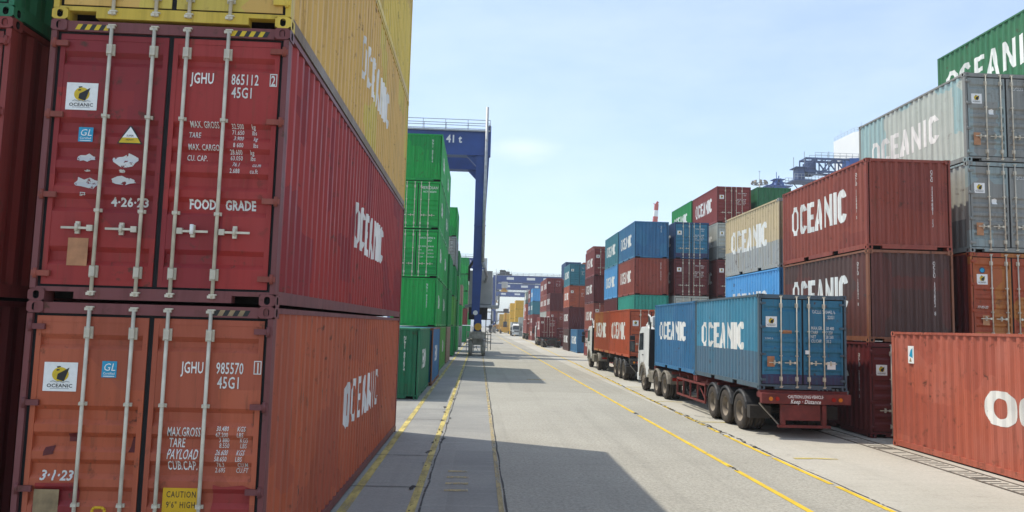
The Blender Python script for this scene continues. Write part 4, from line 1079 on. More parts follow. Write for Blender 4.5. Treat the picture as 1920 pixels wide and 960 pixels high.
def truck(label, x, y, axles=3, trailer_len=12.6, tractor_axles=2, chassis='chassis', side_rail=True, rz=0.0, detail=True, rear_text=True, group='container trucks on the lane', rear_extra=0.0, cab=True, slope=0.0):
    """origin on the ground under the middle of the trailer's rear end; +y is forward"""
    t = thing('container_truck', label, 'truck', (x, y, 0.004), rz, group)
    ch = M[chassis]
    # trailer frame: two rails, cross members, gooseneck, twist-lock bolsters
    b = MB()
    for sx in (-1, 1):
        xa, xb = sorted((sx*0.40, sx*0.54))
        b.prism([(0.05, 1.16), (0.05, 0.88), (6.5, 0.80), (8.6, 0.98), (trailer_len, 1.02), (trailer_len, 1.16)], xa, xb)
    for yv in [0.5+1.15*i for i in range(int((trailer_len-0.6)/1.15)+1)]:
        b.box(-1.10, 1.10, yv-0.05, yv+0.05, 1.03, 1.155)
    for yv in (0.10, 6.0, 6.25, trailer_len-0.25):
        b.box(-1.20, 1.20, yv-0.09, yv+0.09, 1.04, 1.24)
    obj('trailer_frame', b.mesh('trailer_frame'), ch, t)
    ax0 = 1.65
    ays = [ax0+1.27*i for i in range(axles)]
    for yv in ays:
        b = MB()
        b.tube((-1.0, yv, 0.515), (1.0, yv, 0.515), 0.075, 10)
        for sx in (-1, 1): b.box(sx*0.47-0.05, sx*0.47+0.05, yv-0.5, yv+0.5, 0.60, 0.68)
        for sx in (-1, 1): b.box(sx*0.47-0.06, sx*0.47+0.06, yv-0.06, yv+0.06, 0.60, 0.88)
        obj('axle', b.mesh('axle'), M['chassisdark'], t)
    # landing legs
    for sx in (-1, 1):
        b = MB(); b.box(sx*0.75-0.06, sx*0.75+0.06, 9.05, 9.19, 0.34, 1.1); b.box(sx*0.75-0.14, sx*0.75+0.14, 9.0, 9.24, 0.30, 0.339)
        obj('landing_leg', b.mesh('landing_leg'), M['chassisdark'], t)
    for yv in ays:
        for sx in (-1, 1):
            wheel(t, sx*1.065, yv, sx < 0); wheel(t, sx*0.745, yv, sx < 0)
            if detail: obj('mudguard', m_guard(yv), M['cabblack'], t, loc=(sx*0.91, yv, 0.515))
    if detail:
        for xa in (-1.24, 0.66):
            b = MB(); b.box(xa, xa+0.58, ax0-0.98, ax0-0.74, 0.42, 0.76); obj('mud_flap', b.mesh('mud_flap'), M['chassisdark'], t)
    # rear beam, lamps, lower plate
    b = MB(); b.box(-1.22, 1.22, -0.16, 0.0, 0.90, 1.175, 0, 0.012)
    rb = obj('rear_bumper', b.mesh('rear_bumper'), ch, t)
    b = MB(); b.box(-0.56, 0.40, -0.08, -0.03, 0.46, 0.875)
    for xx in (-0.62, 0.50): b.box(xx-0.055, xx+0.055, -0.12, -0.01, 0.34, 0.879)
    b.box(-0.76, 0.66, -0.14, -0.02, 0.27, 0.339)
    obj('underrun_guard', b.mesh('underrun_guard'), ch, t)
    if detail:
        b = MB(); b.beam((-0.70, 0.0, 0.33), (-1.05, 0.5, 0.85), 0.035, 0.035)
        obj('brace', b.mesh('brace'), M['dustgrey'], t)
    for xx, mt in ((-0.98, 'amber'), (-0.80, 'taillight'), (0.74, 'taillight'), (0.92, 'amber')):
        b = MB(); b.tube((xx, -0.16, 1.03), (xx, -0.185, 1.03), 0.055, 14)
        obj('tail_light', b.mesh('tail_light'), M[mt], t)
    if rear_text:
        for tx, s, zz, mt, xs in (('\u00b7CAUTION\u00b7LONG\u00b7VEHICLE\u00b7', 0.115, 1.055, 'whiteworn', 0.68), ('Keep \u00b7 Distance', 0.15, 0.915, 'whiteworn', 0.80)):
            P = font_polys(tx, s, xs, 0.02, 'CENTER', shear=0.25 if 'Keep' in tx else 0)
            bb = MB()
            for p in P: bb.poly([(u-0.03, -0.1625, zz+v) for u, v in p])
            obj('lettering', bb.mesh('lettering'), M['sticker'], rb)
    if side_rail:
        for sx in (-1, 1):
            b = MB(); xx = sx*1.19
            b.beam((xx, 4.95, 0.98), (xx, 8.55, 0.98), 0.05, 0.07); b.beam((xx, 4.95, 0.40), (xx, 8.55, 0.40), 0.05, 0.07)
            for yv in (4.98, 5.85, 6.75, 7.65, 8.52): b.beam((xx, yv, 0.43), (xx, yv, 0.95), 0.05, 0.06)
            b.beam((xx-sx*0.03, 5.0, 0.45), (xx-sx*0.03, 5.82, 0.93), 0.03, 0.03)
            obj('side_guard', b.mesh('side_guard'), ch if chassis != 'greenbar' else M['chassisdark'], t)
    if not cab: return t
    # tractor unit
    fy = trailer_len+0.95       # back of the cab
    b = MB(); rear_y = fy-3.45
    for sx in (-1, 1):
        xa, xb = sorted((sx*0.36, sx*0.46)); b.box(xa, xb, rear_y, fy+1.9, 0.68, 0.94)
    b.box(-0.46, 0.46, rear_y-0.06, rear_y, 0.66, 0.95)
    tax = [rear_y+0.75] if tractor_axles == 2 else [rear_y+0.55, rear_y+1.98]
    for yv in tax+[fy+1.15]: b.tube((-0.95, yv, 0.62), (0.95, yv, 0.62), 0.09, 10)
    b.box(-0.9, 0.9, rear_y+0.1, rear_y+0.3, 0.66, 0.74); b.box(-0.5, 0.5, rear_y+0.7, rear_y+1.7, 0.90, 1.03)
    b.box(-0.7, 0.7, fy-0.65, fy-0.25, 0.70, 2.3)
    obj('tractor_chassis', b.mesh('tractor_chassis'), M['chassisdark'], t)
    for sx in (-1, 1):
        b = MB(); xa, xb = sorted((sx*0.62, sx*1.18)); b.box(xa, xb, fy-0.95, fy+0.10, 0.45, 0.98, 0, 0.05)
        obj('fuel_tank', b.mesh('fuel_tank'), M['dustgrey'], t)
    for yv in tax:
        for sx in (-1, 1):
            wheel(t, sx*1.065, yv, sx < 0); wheel(t, sx*0.745, yv, sx < 0)
            if detail: obj('mudguard', m_guard(yv, 0.61, 0.64), M['dustgrey'] if detail else M['cabblack'], t, loc=(sx*0.91, yv, 0.515))
    for sx in (-1, 1): wheel(t, sx*1.04, fy+1.15, sx < 0, True)
    if detail:
        for sx in (-1, 1):
            b = MB(); b.box(sx*0.85-0.28, sx*0.85+0.28, rear_y-0.11, rear_y-0.0601, 0.62, 0.92); obj('rear_lamp_panel', b.mesh('rear_lamp_panel'), M['dustgrey'], t)
            b = MB(); b.box(sx*0.85-0.2, sx*0.85+0.2, rear_y-0.135, rear_y-0.1101, 0.76, 0.88); obj('tail_light', b.mesh('tail_light'), M['taillight'], t)
    # cab: shell with an arch over the front wheel
    A = []
    for i in range(9):
        tt = math.radians(180-180*i/8); A.append((fy+1.15+0.66*math.cos(tt), 0.62+0.62*math.sin(tt)))
    prof = [(fy+0.12, 1.02)] + [(fy+0.12, 0.80)] + A + [(fy+2.02, 0.62), (fy+2.04, 0.42), (fy+2.24, 0.42), (fy+2.28, 1.15), (fy+2.26, 1.75), (fy+1.98, 2.66), (fy+1.60, 2.90), (fy+0.15, 2.93), (fy, 2.8), (fy, 1.02)]
    b = MB(); b.prism(prof, -1.20, 1.20, 0, 0.03)
    cb = obj('cab', b.mesh('cab'), M['cabwhite'], t)
    b = MB(); b.prism([(fy+0.03, 2.94), (fy+0.05, 3.40), (fy+0.5, 3.36), (fy+1.62, 2.95)], -1.02, 1.02, 0, 0.04)
    obj('roof_deflector', b.mesh('roof_deflector'), M['cabwhite'], cb)
    b = MB()
    b.box(-1.19, 1.19, fy-0.06, fy-0.004, 1.03, 2.80)
    obj('cab_rear_panel', b.mesh('cab_rear_panel'), M['cabblack'], cb)
    for sx in (-1, 1):
        b = MB()
        b.prism([(fy-0.16, 1.15), (fy-0.50, 3.10), (fy-0.30, 3.34), (fy+0.03, 3.42), (fy+0.03, 3.0), (fy-0.22, 3.0), (fy-0.10, 1.15)], sx*1.205, sx*1.235)
        b.prism([(fy-0.5001, 3.10), (fy-0.30, 3.3401), (fy+0.03, 3.4201), (fy+0.03, 3.47), (fy-0.33, 3.39), (fy-0.56, 3.12)], sx*1.20, sx*1.24, 1)
        obj('side_deflector', b.mesh('side_deflector', 2), [M['cabblack'], M['cabwhite']], cb)
        # door with its window
        b = MB(); b.prism([(fy+0.95, 1.30), (fy+2.05, 1.30), (fy+2.12, 1.75), (fy+1.88, 2.68), (fy+0.95, 2.72)], sx*1.2015, sx*1.212)
        d = obj('cab_door', b.mesh('cab_door'), M['cabwhite'], cb)
        b = MB(); b.prism([(fy+1.03, 1.85), (fy+2.02, 1.80), (fy+1.83, 2.60), (fy+1.03, 2.63)], sx*1.2125, sx*1.218)
        obj('window', b.mesh('window'), M['glass'], d)
        b = MB(); b.box(sx*1.225-0.012, sx*1.225+0.012, fy+1.05, fy+1.25, 1.60, 1.64); obj('handle', b.mesh('handle'), M['cabblack'], d)
        # mirrors on arms
        b = MB()
        b.box(sx*1.52-0.12, sx*1.52+0.12, fy+2.05, fy+2.17, 1.72, 2.22, 0, 0.03); b.box(sx*1.52-0.12, sx*1.52+0.12, fy+2.05, fy+2.15, 2.26, 2.48, 0, 0.03)
        b.beam((sx*1.19, fy+2.0, 2.52), (sx*1.54, fy+2.12, 2.52), 0.03, 0.03); b.beam((sx*1.19, fy+2.1, 1.70), (sx*1.54, fy+2.12, 1.70), 0.03, 0.03)
        b.beam((sx*1.40, fy+2.1, 1.7), (sx*1.40, fy+2.1, 2.52), 0.025, 0.025)
        mi = obj('mirror', b.mesh('mirror'), M['cabblack'], cb)
        b = MB(); b.box(sx*1.52-0.095, sx*1.52+0.095, fy+2.045, fy+2.0495, 1.76, 2.18); obj('mirror_glass', b.mesh('mirror_glass'), M['glass'], mi)
        # wheel-arch trim
        b = MB()
        P0 = [(fy+1.15+0.70*math.cos(math.radians(a)), 0.62+0.66*math.sin(math.radians(a))) for a in range(180, -1, -20)]
        P1 = [(fy+1.15+0.60*math.cos(math.radians(a)), 0.60+0.57*math.sin(math.radians(a))) for a in range(0, 181, 20)]
        n = len(P0)
        for i in range(n-1):
            b.prism([P0[i], P0[i+1], P1[n-2-i], P1[n-1-i]], sx*1.202, sx*1.25)
        obj('wheel_arch', b.mesh('wheel_arch'), M['dustgrey'], cb)
        b = MB(); b.prism([(fy+2.235, 0.80), (fy+2.30, 0.80), (fy+2.305, 1.02), (fy+2.24, 1.02)], sx*0.70, sx*1.16); obj('headlight', b.mesh('headlight'), M['glass'], cb)
    # front face
    b = MB(); b.prism([(fy+2.235, 1.80), (fy+2.265, 1.78), (fy+1.995, 2.71), (fy+1.965, 2.70)], -1.08, 1.08); obj('windscreen', b.mesh('windscreen'), M['glass'], cb)
    b = MB()
    for k in range(4): b.prism([(fy+2.25, 1.10+k*0.13), (fy+2.296-0.006*k, 1.10+k*0.13), (fy+2.294-0.006*k, 1.19+k*0.13), (fy+2.25, 1.19+k*0.13)], -0.75, 0.75)
    obj('grille', b.mesh('grille'), M['cabblack'], cb)
    b = MB(); b.box(-1.22, 1.22, fy+2.0, fy+2.34, 0.40, 0.76, 0, 0.04); obj('front_bumper', b.mesh('front_bumper'), M['cabwhite'], cb)
    b = MB(); b.prism([(fy+1.96, 2.74), (fy+2.28, 2.66), (fy+2.30, 2.72), (fy+1.96, 2.86)], -1.0, 1.0); obj('sun_visor', b.mesh('sun_visor'), M['cabblack'], cb)
    return t

DECK = 1.255
def load(label, key, x, y, **kw):
    z = kw.pop('z', DECK)
    return container(label, key, x-HW, y, z, kw.pop('L', L20), kw.pop('H', HS), kw.pop('face', 'D'), 'R', kw.pop('lod', 0), group='containers carried on trucks', cx=x, **kw)
# blue-loaded truck
TX = 8.84
truck('truck with red trailer carrying two blue OCEANIC containers, rear toward the camera', TX, 20.20, 3, 12.45, 3)
def t1door(left, d, r):
    L, H = L20, HS; y = -L/2+DY
    if left:
        b = MB(); b.box(0, 0.20, 0, 0.004, 0, 0.28); obj('data_plate', b.mesh('data_plate'), M['plate'], d, loc=(-HW+0.24, y-0.003, 0.62))
        obj('sticker', door_text('ost', lambda: [[(0,0),(0.27,0.01),(0.26,0.09),(0.02,0.10)]], L, H, 0.66, 1.52), M['plate'], d)
        obj('lettering', door_text('fw', horiz('210442 6', 0.07, 0.8), L, H, 0.18, 1.36), M['whiteworn'], d)
    else:
        b = MB(); b.box(0, 0.23, 0, 0.004, 0, 0.20); obj('sticker', b.mesh('sticker'), M['sticker'], d, loc=(0.68, y-0.003, 0.58))
        b = MB(); b.box(-0.05, 0.05, 0, 0.03, 0, 0.10); obj('seal', b.mesh('seal'), M['sticker'], d, loc=(0.10, y-0.075, 0.98))
load('rear sea blue OCEANIC container with closed doors on the red trailer', 'blue2', TX, 20.24, door='bluedoor', frame='framegrey', thh=0.80, tw=4.1, tz=1.02, extras=t1door)
load('front darker blue OCEANIC container right behind the white cab', 'blue', TX, 26.36, thh=0.72, tw=4.0, tz=1.15, frame='blue')
# orange-loaded truck
T2X = 9.24
truck('truck carrying two bright orange OCEANIC containers, ahead of the blue-loaded truck', T2X, 39.9, 3, 12.4, 2, 'chassisdark', side_rail=False, rear_text=False)
load('rear bright orange OCEANIC container with red doors on the second truck', 'orange2', T2X, 40.0, door='orange', tw=4.2, thh=0.95, lod=1, z=1.27)
load('front orange OCEANIC container with rusty bottom, next to the second truck cab', 'rustorange', T2X, 46.2, tw=4.0, thh=0.95, lod=1, z=1.27)
# third truck: one container set forward on a longer trailer
T3X = 9.98
truck('truck with one maroon container set forward on its long trailer', T3X, 101.6, 3, 12.9, 2, 'chassisdark', side_rail=False, detail=True, rear_text=False)
load('maroon container with small white sticker on the third truck', 'red3', T3X, 107.9, H=HCUBE, lod=1, z=1.28, tw=3.4, thh=1.2, text='OCEANIC')
T4X = 11.2
truck('truck with green rear beam carrying a maroon container', T4X, 157.5, 2, 12.4, 2, 'greenbar', side_rail=False, detail=False, rear_text=False)
load('maroon container on the truck with the green rear beam', 'red2', T4X, 158.0, H=HCUBE, L=L40, lod=2, z=1.28, text=None)
truck('white truck with blue windscreen facing the camera far down the lane', 10.4, 222, 2, 12.4, 2, 'chassisdark', side_rail=False, detail=False, rear_text=False, rz=math.pi)
load('white container behind the cab of the truck facing the camera', 'ltgrey', 10.4, 209.6, lod=2, z=1.28, text=None, L=L40)
truck('empty truck far off beside the blue gantry leg', 5.2, 285, 2, 12.4, 2, 'chassisdark', side_rail=False, detail=False, rear_text=False)

# ------------------------------------------------------------------ rubber-tyred gantry cranes
def rtg(label, x, y, sgn=-1, span=24.0, top=20.9, bot=18.4, detail=True, trolley=0.5, house=True, group='blue yard gantry cranes', legw=(1.24, 0.72), sign=True, wheelbase=6.6):
    """x, y: centre of the near lane-side leg; the beams run to x + sgn*span"""
    t = thing('gantry_crane', label, 'crane', (x, y, 0.0), 0.0, group)
    cr = M['crane']
    for iy in (0, 1):
        yy = iy*wheelbase
        # girder
        b = MB(); xa, xb = sorted((-sgn*0.0, sgn*span)); xa -= legw[0]/2; xb += legw[0]/2
        b.box(xa, xb, yy-0.55, yy+0.55, bot+0.3, top); b.box(xa, xb, yy-0.62, yy+0.62, top+0.002, top+0.06); b.box(xa, xb, yy-0.62, yy+0.62, bot+0.22, bot+0.298)
        gd = obj('girder', b.mesh('girder'), cr, t)
        # gusset at the knee and legs, tapering downward
        for ix in (0, 1):
            xc = ix*sgn*span
            b = MB()
            w0, w1 = legw
            A = [(xc-w0/2, yy-0.5, bot+0.218), (xc+w0/2, yy-0.5, bot+0.218), (xc+w0/2, yy+0.5, bot+0.218), (xc-w0/2, yy+0.5, bot+0.218)]
            s = -sgn if ix == 0 else sgn
            off = -s*(w0-w1)/2*1.0      # outer edge leans in
            B = [(xc+off*0.9-w1/2, yy-0.42, 3.75), (xc+off*0.9+w1/2, yy-0.42, 3.75), (xc+off*0.9+w1/2, yy+0.42, 3.75), (xc+off*0.9-w1/2, yy+0.42, 3.75)]
            va = [b.bm.verts.new(p) for p in A]; vb = [b.bm.verts.new(p) for p in B]
            for i in range(4): b.bm.faces.new((va[i], va[(i+1)%4], vb[(i+1)%4], vb[i]))
            b.bm.faces.new(va); b.bm.faces.new(vb[::-1])
            # knee plate
            q = -s
            xk = xc+q*w0/2
            b.prism([(0, 0), (0, 0.001)], 0, 0.001) if False else None
            P = [(xk, bot+0.22), (xk+q*0.9, bot+0.22), (xk, bot-0.7)]
            v1 = [b.bm.verts.new((px, yy-0.3, pz)) for px, pz in P]; v2 = [b.bm.verts.new((px, yy+0.3, pz)) for px, pz in P]
            b.bm.faces.new(v1); b.bm.faces.new(v2[::-1])
            for i in range(3): b.bm.faces.new((v1[i], v1[(i+1)%3], v2[(i+1)%3], v2[i]))
            for zz in (17.0, 12.0, 8.0):
                if zz < bot: b.box(xc-w0*0.52, xc+w0*0.40, yy-0.53, yy-0.505, zz-0.04, zz+0.04)
            lg = obj('leg', b.mesh('leg'), cr, t)
            if detail and ix == 0 and iy == 0:
                b = MB(); fx = xc+off*0.9
                b.tube((fx, yy-0.425, 3.9), (fx, yy-0.48, 3.9), 0.22, 16); obj('pivot_plate', b.mesh('pivot_plate'), M['sticker'], lg)
        if sgn > 0:
            for xo, ww in ((4.2, 2.6), (11.5, 3.0), (17.5, 1.6)):
                b = MB(); b.box(xo, xo+ww, yy-0.60, yy-0.552, bot+1.0, bot+1.9); obj('sign_board', b.mesh('sign_board'), M['sticker'], gd)
        # railing on top of the girder
        b = MB(); n = int(span/2.0)
        for yo in (-0.6, 0.6):
            for zz in (0.55, 1.1): b.beam((xa, yy+yo, top+zz), (xb, yy+yo, top+zz), 0.05, 0.05)
            for i in range(n+1):
                xx = xa+(xb-xa)*i/n; b.beam((xx, yy+yo, top+0.06), (xx, yy+yo, top+1.1), 0.05, 0.05)
        b.box(xa, xb, yy-0.75, yy-0.63, top-0.02, top+0.12)
        obj('railing', b.mesh('railing'), M['steel'], t)
        if sign and iy == 0:
            for tx, xo, s in ((sign if isinstance(sign, str) else '41 t', (-2.75 if sgn < 0 else 5.2), 1.0),):
                P = font_polys(tx, s, 0.85, 0.03, 'CENTER'); bb = MB()
                for p in P: bb.poly([(xo+u, yy-0.554, top-1.1+v) for u, v in p])
                obj('lettering', bb.mesh('lettering'), M['cranewhite'], gd)
    # sills, bogies and wheels
    for ix in (0, 1):
        xc = ix*sgn*span
        b = MB(); b.box(xc-0.36, xc+0.36, -1.2, wheelbase+1.2, 2.2, 3.1)
        for iy in (0, 1):
            b.box(xc-0.34, xc+0.34, iy*wheelbase-0.36, iy*wheelbase+0.36, 3.101, 3.76)
        obj('sill_beam', b.mesh('sill_beam'), cr, t)
        for iy in (0, 1):
            for k in (-1, 1):
                b = MB(); yc = iy*wheelbase+k*0.95
                b.prism([(yc-0.35, 2.198), (yc+0.35, 2.198), (yc+0.2, 1.0), (yc-0.2, 1.0)], xc-0.42, xc+0.42)
                bo = obj('bogie', b.mesh('bogie'), M['dustpale'], t)
                for s in (-1, 1):
                    b = MB(); b.lathe_x([(-0.14, 0.36), (-0.17, 0.55), (-0.14, 0.72), (0.14, 0.72), (0.17, 0.55), (0.14, 0.36), (0.05, 0.3), (0.05, 0.0)], xc+s*0.60, yc, 0.725, 20)
                    b.lathe_x([(-0.12, 0.36), (-0.05, 0.3), (-0.05, 0.0)], xc+s*0.60, yc, 0.725, 20)
                    obj('wheel', b.mesh('wheel'), M['dustpale'], bo)
    b = MB(); b.tube((-sgn*0.05, -1.25, 2.62), (-sgn*0.05, -1.5, 2.62), 0.34, 14); obj('cable_guide', b.mesh('cable_guide'), M['yellowsteel'], t)
    if detail:
        b = MB(); rn = random.Random(11)
        for k in range(16):
            yk = rn.uniform(-1.4, 1.2); xk = rn.uniform(-0.8, 0.8); zk = rn.uniform(0.5, 2.2)
            b.beam((xk, -1.35+0.02*k, zk), (xk+rn.uniform(-0.5, 0.5), -1.35+0.02*k, zk+rn.uniform(-0.6, 0.6)), 0.05, 0.05)
        for zk in (1.0, 1.6, 2.15): b.beam((-0.95, -1.75, zk), (0.95, -1.75, zk), 0.06, 0.06)
        for xk in (-0.95, -0.3, 0.35, 0.95): b.beam((xk, -1.75, 0.35), (xk, -1.75, 2.2), 0.06, 0.06)
        b.box(-0.75, 0.75, -1.70, -1.30, 1.55, 2.10)
        obj('bogie_guard', b.mesh('bogie_guard'), M['dustpale'], t)
        b = MB(); b.box(0.40, 0.72, -0.56, 0.56, top-2.2, top+0.55); b.tube((0.56, -0.57, top+0.5), (0.56, 0.57, top+0.5), 0.16, 12)
        obj('knee_plate', b.mesh('knee_plate'), cr, t)
    if house:
        # machinery house on its platform between the lane-side legs
        b = MB(); b.box(-0.95, 1.30, 2.2, 5.4, 4.75, 8.0, 0, 0.04)
        for k in range(3): b.box(1.301, 1.36, 2.5+k*0.95, 3.3+k*0.95, 5.2, 7.4)
        hs = obj('machinery_house', b.mesh('machinery_house'), M['house'], t)
        b = MB(); b.box(-0.2, 0.75, 2.6, 4.6, 8.001, 9.3, 0, 0.1); obj('silencer', b.mesh('silencer'), M['sticker'], hs)
        b = MB(); b.box(-1.3, 2.0, 1.6, 6.0, 4.45, 4.70); obj('platform', b.mesh('platform'), M['steel'], t)
        b = MB()
        b.prism([(1.8, 4.448), (6.0, 4.448), (5.2, 3.3), (2.4, 3.3)], -0.9, 0.9)
        for zz in (1.2, 1.9, 2.6, 3.3, 4.0): b.box(0.78, 1.30, 1.1, 1.5, zz, zz+0.07)
        for xx in (0.78, 1.28): b.beam((xx, 1.0, 0.5), (xx, 1.7, 4.6), 0.07, 0.07)
        obj('ladder', b.mesh('ladder'), M['chassisdark'], t)
        b = MB()
        for zz in (5.2, 5.75): b.beam((2.0, 1.6, zz), (2.0, 6.0, zz), 0.05, 0.05)
        for yv in (1.6, 2.7, 3.8, 4.9, 6.0): b.beam((2.0, yv, 4.7), (2.0, yv, 5.75), 0.05, 0.05)
        obj('railing', b.mesh('railing'), M['steel'], t)
        # exhaust pipe running up the leg
        b = MB(); px, py = 0.30, -0.80
        for p, q in (((px, py, top+2.3), (px, py, 8.6)), ((px, py, 8.6), (px+0.45, py+1.2, 7.3)), ((px+0.45, py+1.2, 7.3), (px+0.30, py+2.9, 7.0))):
            b.tube(p, q, 0.145, 12)
        for zz in (10, 12.5, 15, 17.5, 20): b.tube((px, py, zz), (px, py, zz+0.08), 0.165, 12)
        obj('exhaust_pipe', b.mesh('exhaust_pipe'), M['steel'], t)
        b = MB()
        for p, q in (((-0.95, 1.2, 6.9), (-0.95, 1.2, 8.2)), ((-0.95, 1.2, 8.2), (-0.2, 0.4, 9.3))): b.beam(p, q, 0.18, 0.18)
        obj('cable_arm', b.mesh('cable_arm'), M['chassisdark'], t)
    # trolley with its hoist
    b = MB(); xt = sgn*span*trolley
    b.box(xt-2.6, xt+2.6, -0.3, wheelbase+0.3, top+0.2, top+0.6)
    b.box(xt-1.8, xt-0.4, 1.0, 3.2, top+0.601, top+2.1, 0, 0.1); b.box(xt+0.2, xt+1.8, 0.8, 4.4, top+0.601, top+1.6, 0, 0.15); b.tube((xt-0.2, 1, top+1.5), (xt-0.2, 5, top+1.5), 0.65, 14)
    for k in range(5): b.beam((xt-2.5+k*1.2, -0.2, top+0.6), (xt-2.5+k*1.2, -0.2, top+1.7+0.5*(k % 2)), 0.08, 0.08)
    tr = obj('trolley', b.mesh('trolley'), M['chassisdark'], t)
    b = MB()
    zs = 15.2
    b.box(xt-1.2, xt+1.2, 0.2, wheelbase-0.2, zs, zs+0.45); b.box(xt-0.7, xt+0.7, 2.0, 4.4, zs+0.451, zs+1.2)
    obj('spreader', b.mesh('spreader'), M['yellowsteel'], t)
    b = MB()
    for sx in (-0.7, 0.7):
        for yv in (1.4, 5.0): b.beam((xt+sx, yv, zs+0.4), (xt+sx, yv, top+0.25), 0.05, 0.05)
    obj('hoist_rope', b.mesh('hoist_rope'), M['chassisdark'], t)
    b = MB(); b.box(xt-1.1, xt+1.1, -2.1, -0.66, bot-2.1, bot+0.1, 0, 0.08); obj('operator_cab', b.mesh('operator_cab'), M['house'], t)
    return t
rtg('nearest blue gantry crane marked 41 t straddling the left stacks', -0.12, 70.0, -1, 24.0, trolley=0.72)
rtg('second blue gantry crane behind the left stacks, farther off', -0.6, 205.0, -1, 24.0, trolley=0.8, house=False)
rtg('nearest blue gantry crane spanning the right stacks, trolley above its left leg', 5.35, 272.0, 1, 25.0, trolley=0.14, sign='41 t')
rtg('middle blue gantry crane spanning the far right stacks', 6.2, 325.0, 1, 25.0, trolley=0.6)
rtg('farthest blue gantry crane over the yellow stacks', 7.2, 405.0, 1, 25.0, trolley=0.06)

# ------------------------------------------------------------------ reach stacker by the yellow stacks, with a raised white boom behind
t = thing('reach_stacker', 'yellow reach stacker holding a container among the yellow stacks', 'reach stacker', (9.2, 262, 0), 0)
b = MB(); b.box(-1.6, 1.6, 0, 6.2, 0.9, 2.2, 0, 0.1); b.box(-1.3, 1.3, 4.2, 6.4, 2.201, 3.0, 0, 0.1); obj('body', b.mesh('body'), M['yellowsteel'], t)
b = MB(); b.prism([(2.2, 2.3), (3.9, 2.3), (3.9, 4.1), (2.6, 4.2), (2.2, 3.4)], -0.65, 0.65, 0, 0.05); obj('operator_cab', b.mesh('operator_cab'), M['glass'], t)
b = MB(); b.beam((0, 5.6, 3.3), (0, -2.4, 8.4), 0.6, 0.7); obj('boom', b.mesh('boom'), M['yellowsteel'], t)
b = MB(); b.box(-3.0, 3.0, -3.0, -1.9, 7.2, 7.7); b.box(-0.9, 0.9, -3.0, -1.9, 7.701, 8.6); obj('spreader', b.mesh('spreader'), M['chassisdark'], t)
for sx in (-1, 1):
    for yv in (0.8, 5.2):
        b = MB(); b.lathe_x([(-0.25, 0.4), (-0.28, 0.75), (-0.22, 0.85), (0.22, 0.85), (0.28, 0.75), (0.25, 0.4), (0.1, 0)], sx*1.5, yv, 0.85, 18); obj('wheel', b.mesh('wheel'), M['tyre'], t)
t = thing('mobile_crane', 'pale slanted crane boom rising behind the yellow containers', 'crane', (8.6, 340, 0), 0)
b = MB(); b.beam((0.2, 0, 3.2), (5.8, 0, 12.6), 0.55, 0.7); obj('boom', b.mesh('boom'), M['sticker'], t)
b = MB(); b.box(-2.2, 2.4, -1.3, 1.3, 1.2, 3.3, 0, 0.1); obj('body', b.mesh('body'), M['yellowsteel'], t)
for xx in (-1.4, 0, 1.5):
    b = MB(); b.lathe_x([(-1.35, 0.0), (-1.35, 0.6), (1.35, 0.6), (1.35, 0.0)], 0, 0, 0, 18)
    me = b.mesh('wheel'); obj('wheel', me, M['tyre'], t, loc=(xx, 0, 0.6), rz=math.pi/2)

# ------------------------------------------------------------------ quay: cranes, building, mast, jib behind the right stacks
QY = 150.0
def at(u, v, Y):
    d = fw*F_PX+r1*(u-960)-u1*(v-480); k = Y/d.y
    return Vector((d.x*k, Y, HC+d.z*k))
# ship-to-shore crane: boom end with lattice and service platform
P0 = at(1487, 318, QY); Bz = P0.z
t = thing('quay_crane', 'blue quay crane boom with latticed end and service platform above the stacks', 'crane', (P0.x, QY, 0), 0)
def q(u, v, dy=0.0):
    p = at(u, v, QY); return (p.x-P0.x, dy, p.z)
b = MB()
xs_ = [q(1502+i*18, 0)[0] for i in range(6)]; zt = q(1520, 300)[2]; zb = q(1520, 324)[2]
for dy in (-1.4, 1.4):
    b.beam((xs_[0], dy, zt), (xs_[-1], dy, zt), 0.35, 0.4); b.beam((xs_[0], dy, zb), (xs_[-1], dy, zb), 0.35, 0.4)
    for i in range(5):
        a, c = (zt, zb) if i % 2 else (zb, zt)
        b.beam((xs_[i], dy, a), (xs_[i+1], dy, c), 0.22, 0.22); b.beam((xs_[i], dy, zb), (xs_[i], dy, zt), 0.2, 0.2)
for x_ in xs_:
    for zz in (zt, zb): b.beam((x_, -1.4, zz), (x_, 1.4, zz), 0.2, 0.2)
obj('boom_lattice', b.mesh('boom_lattice'), M['quaygrey'], t)
b = MB(); xa = xs_[-1]-1.2; b.box(xa, xa+38, -1.7, 1.7, zb+0.1, zt+0.3); b.beam((xa, 0, zt+0.3), (xa+38, 0, zt+3.2), 0.5, 0.5)
obj('boom_girder', b.mesh('boom_girder'), M['crane2'], t)
b = MB()
x0 = q(1481, 340)[0]; x1 = q(1532, 340)[0]; zp = q(1500, 340)[2]
b.box(x0, x1, -2.4, 2.4, zp-0.25, zp); b.box(x0+0.6, x1-1.0, -1.6, 1.6, zp+2.6, zp+2.75); b.box(x0+1.2, x0+2.6, -1.2, 1.2, zp+0.01, zp+2.59)
b.box(x0+3.2, x1-0.8, -1.3, 1.3, zp+1.2, zp+3.9, 0, 0.1)
obj('platform', b.mesh('platform'), M['quaygrey'], t)
b = MB()
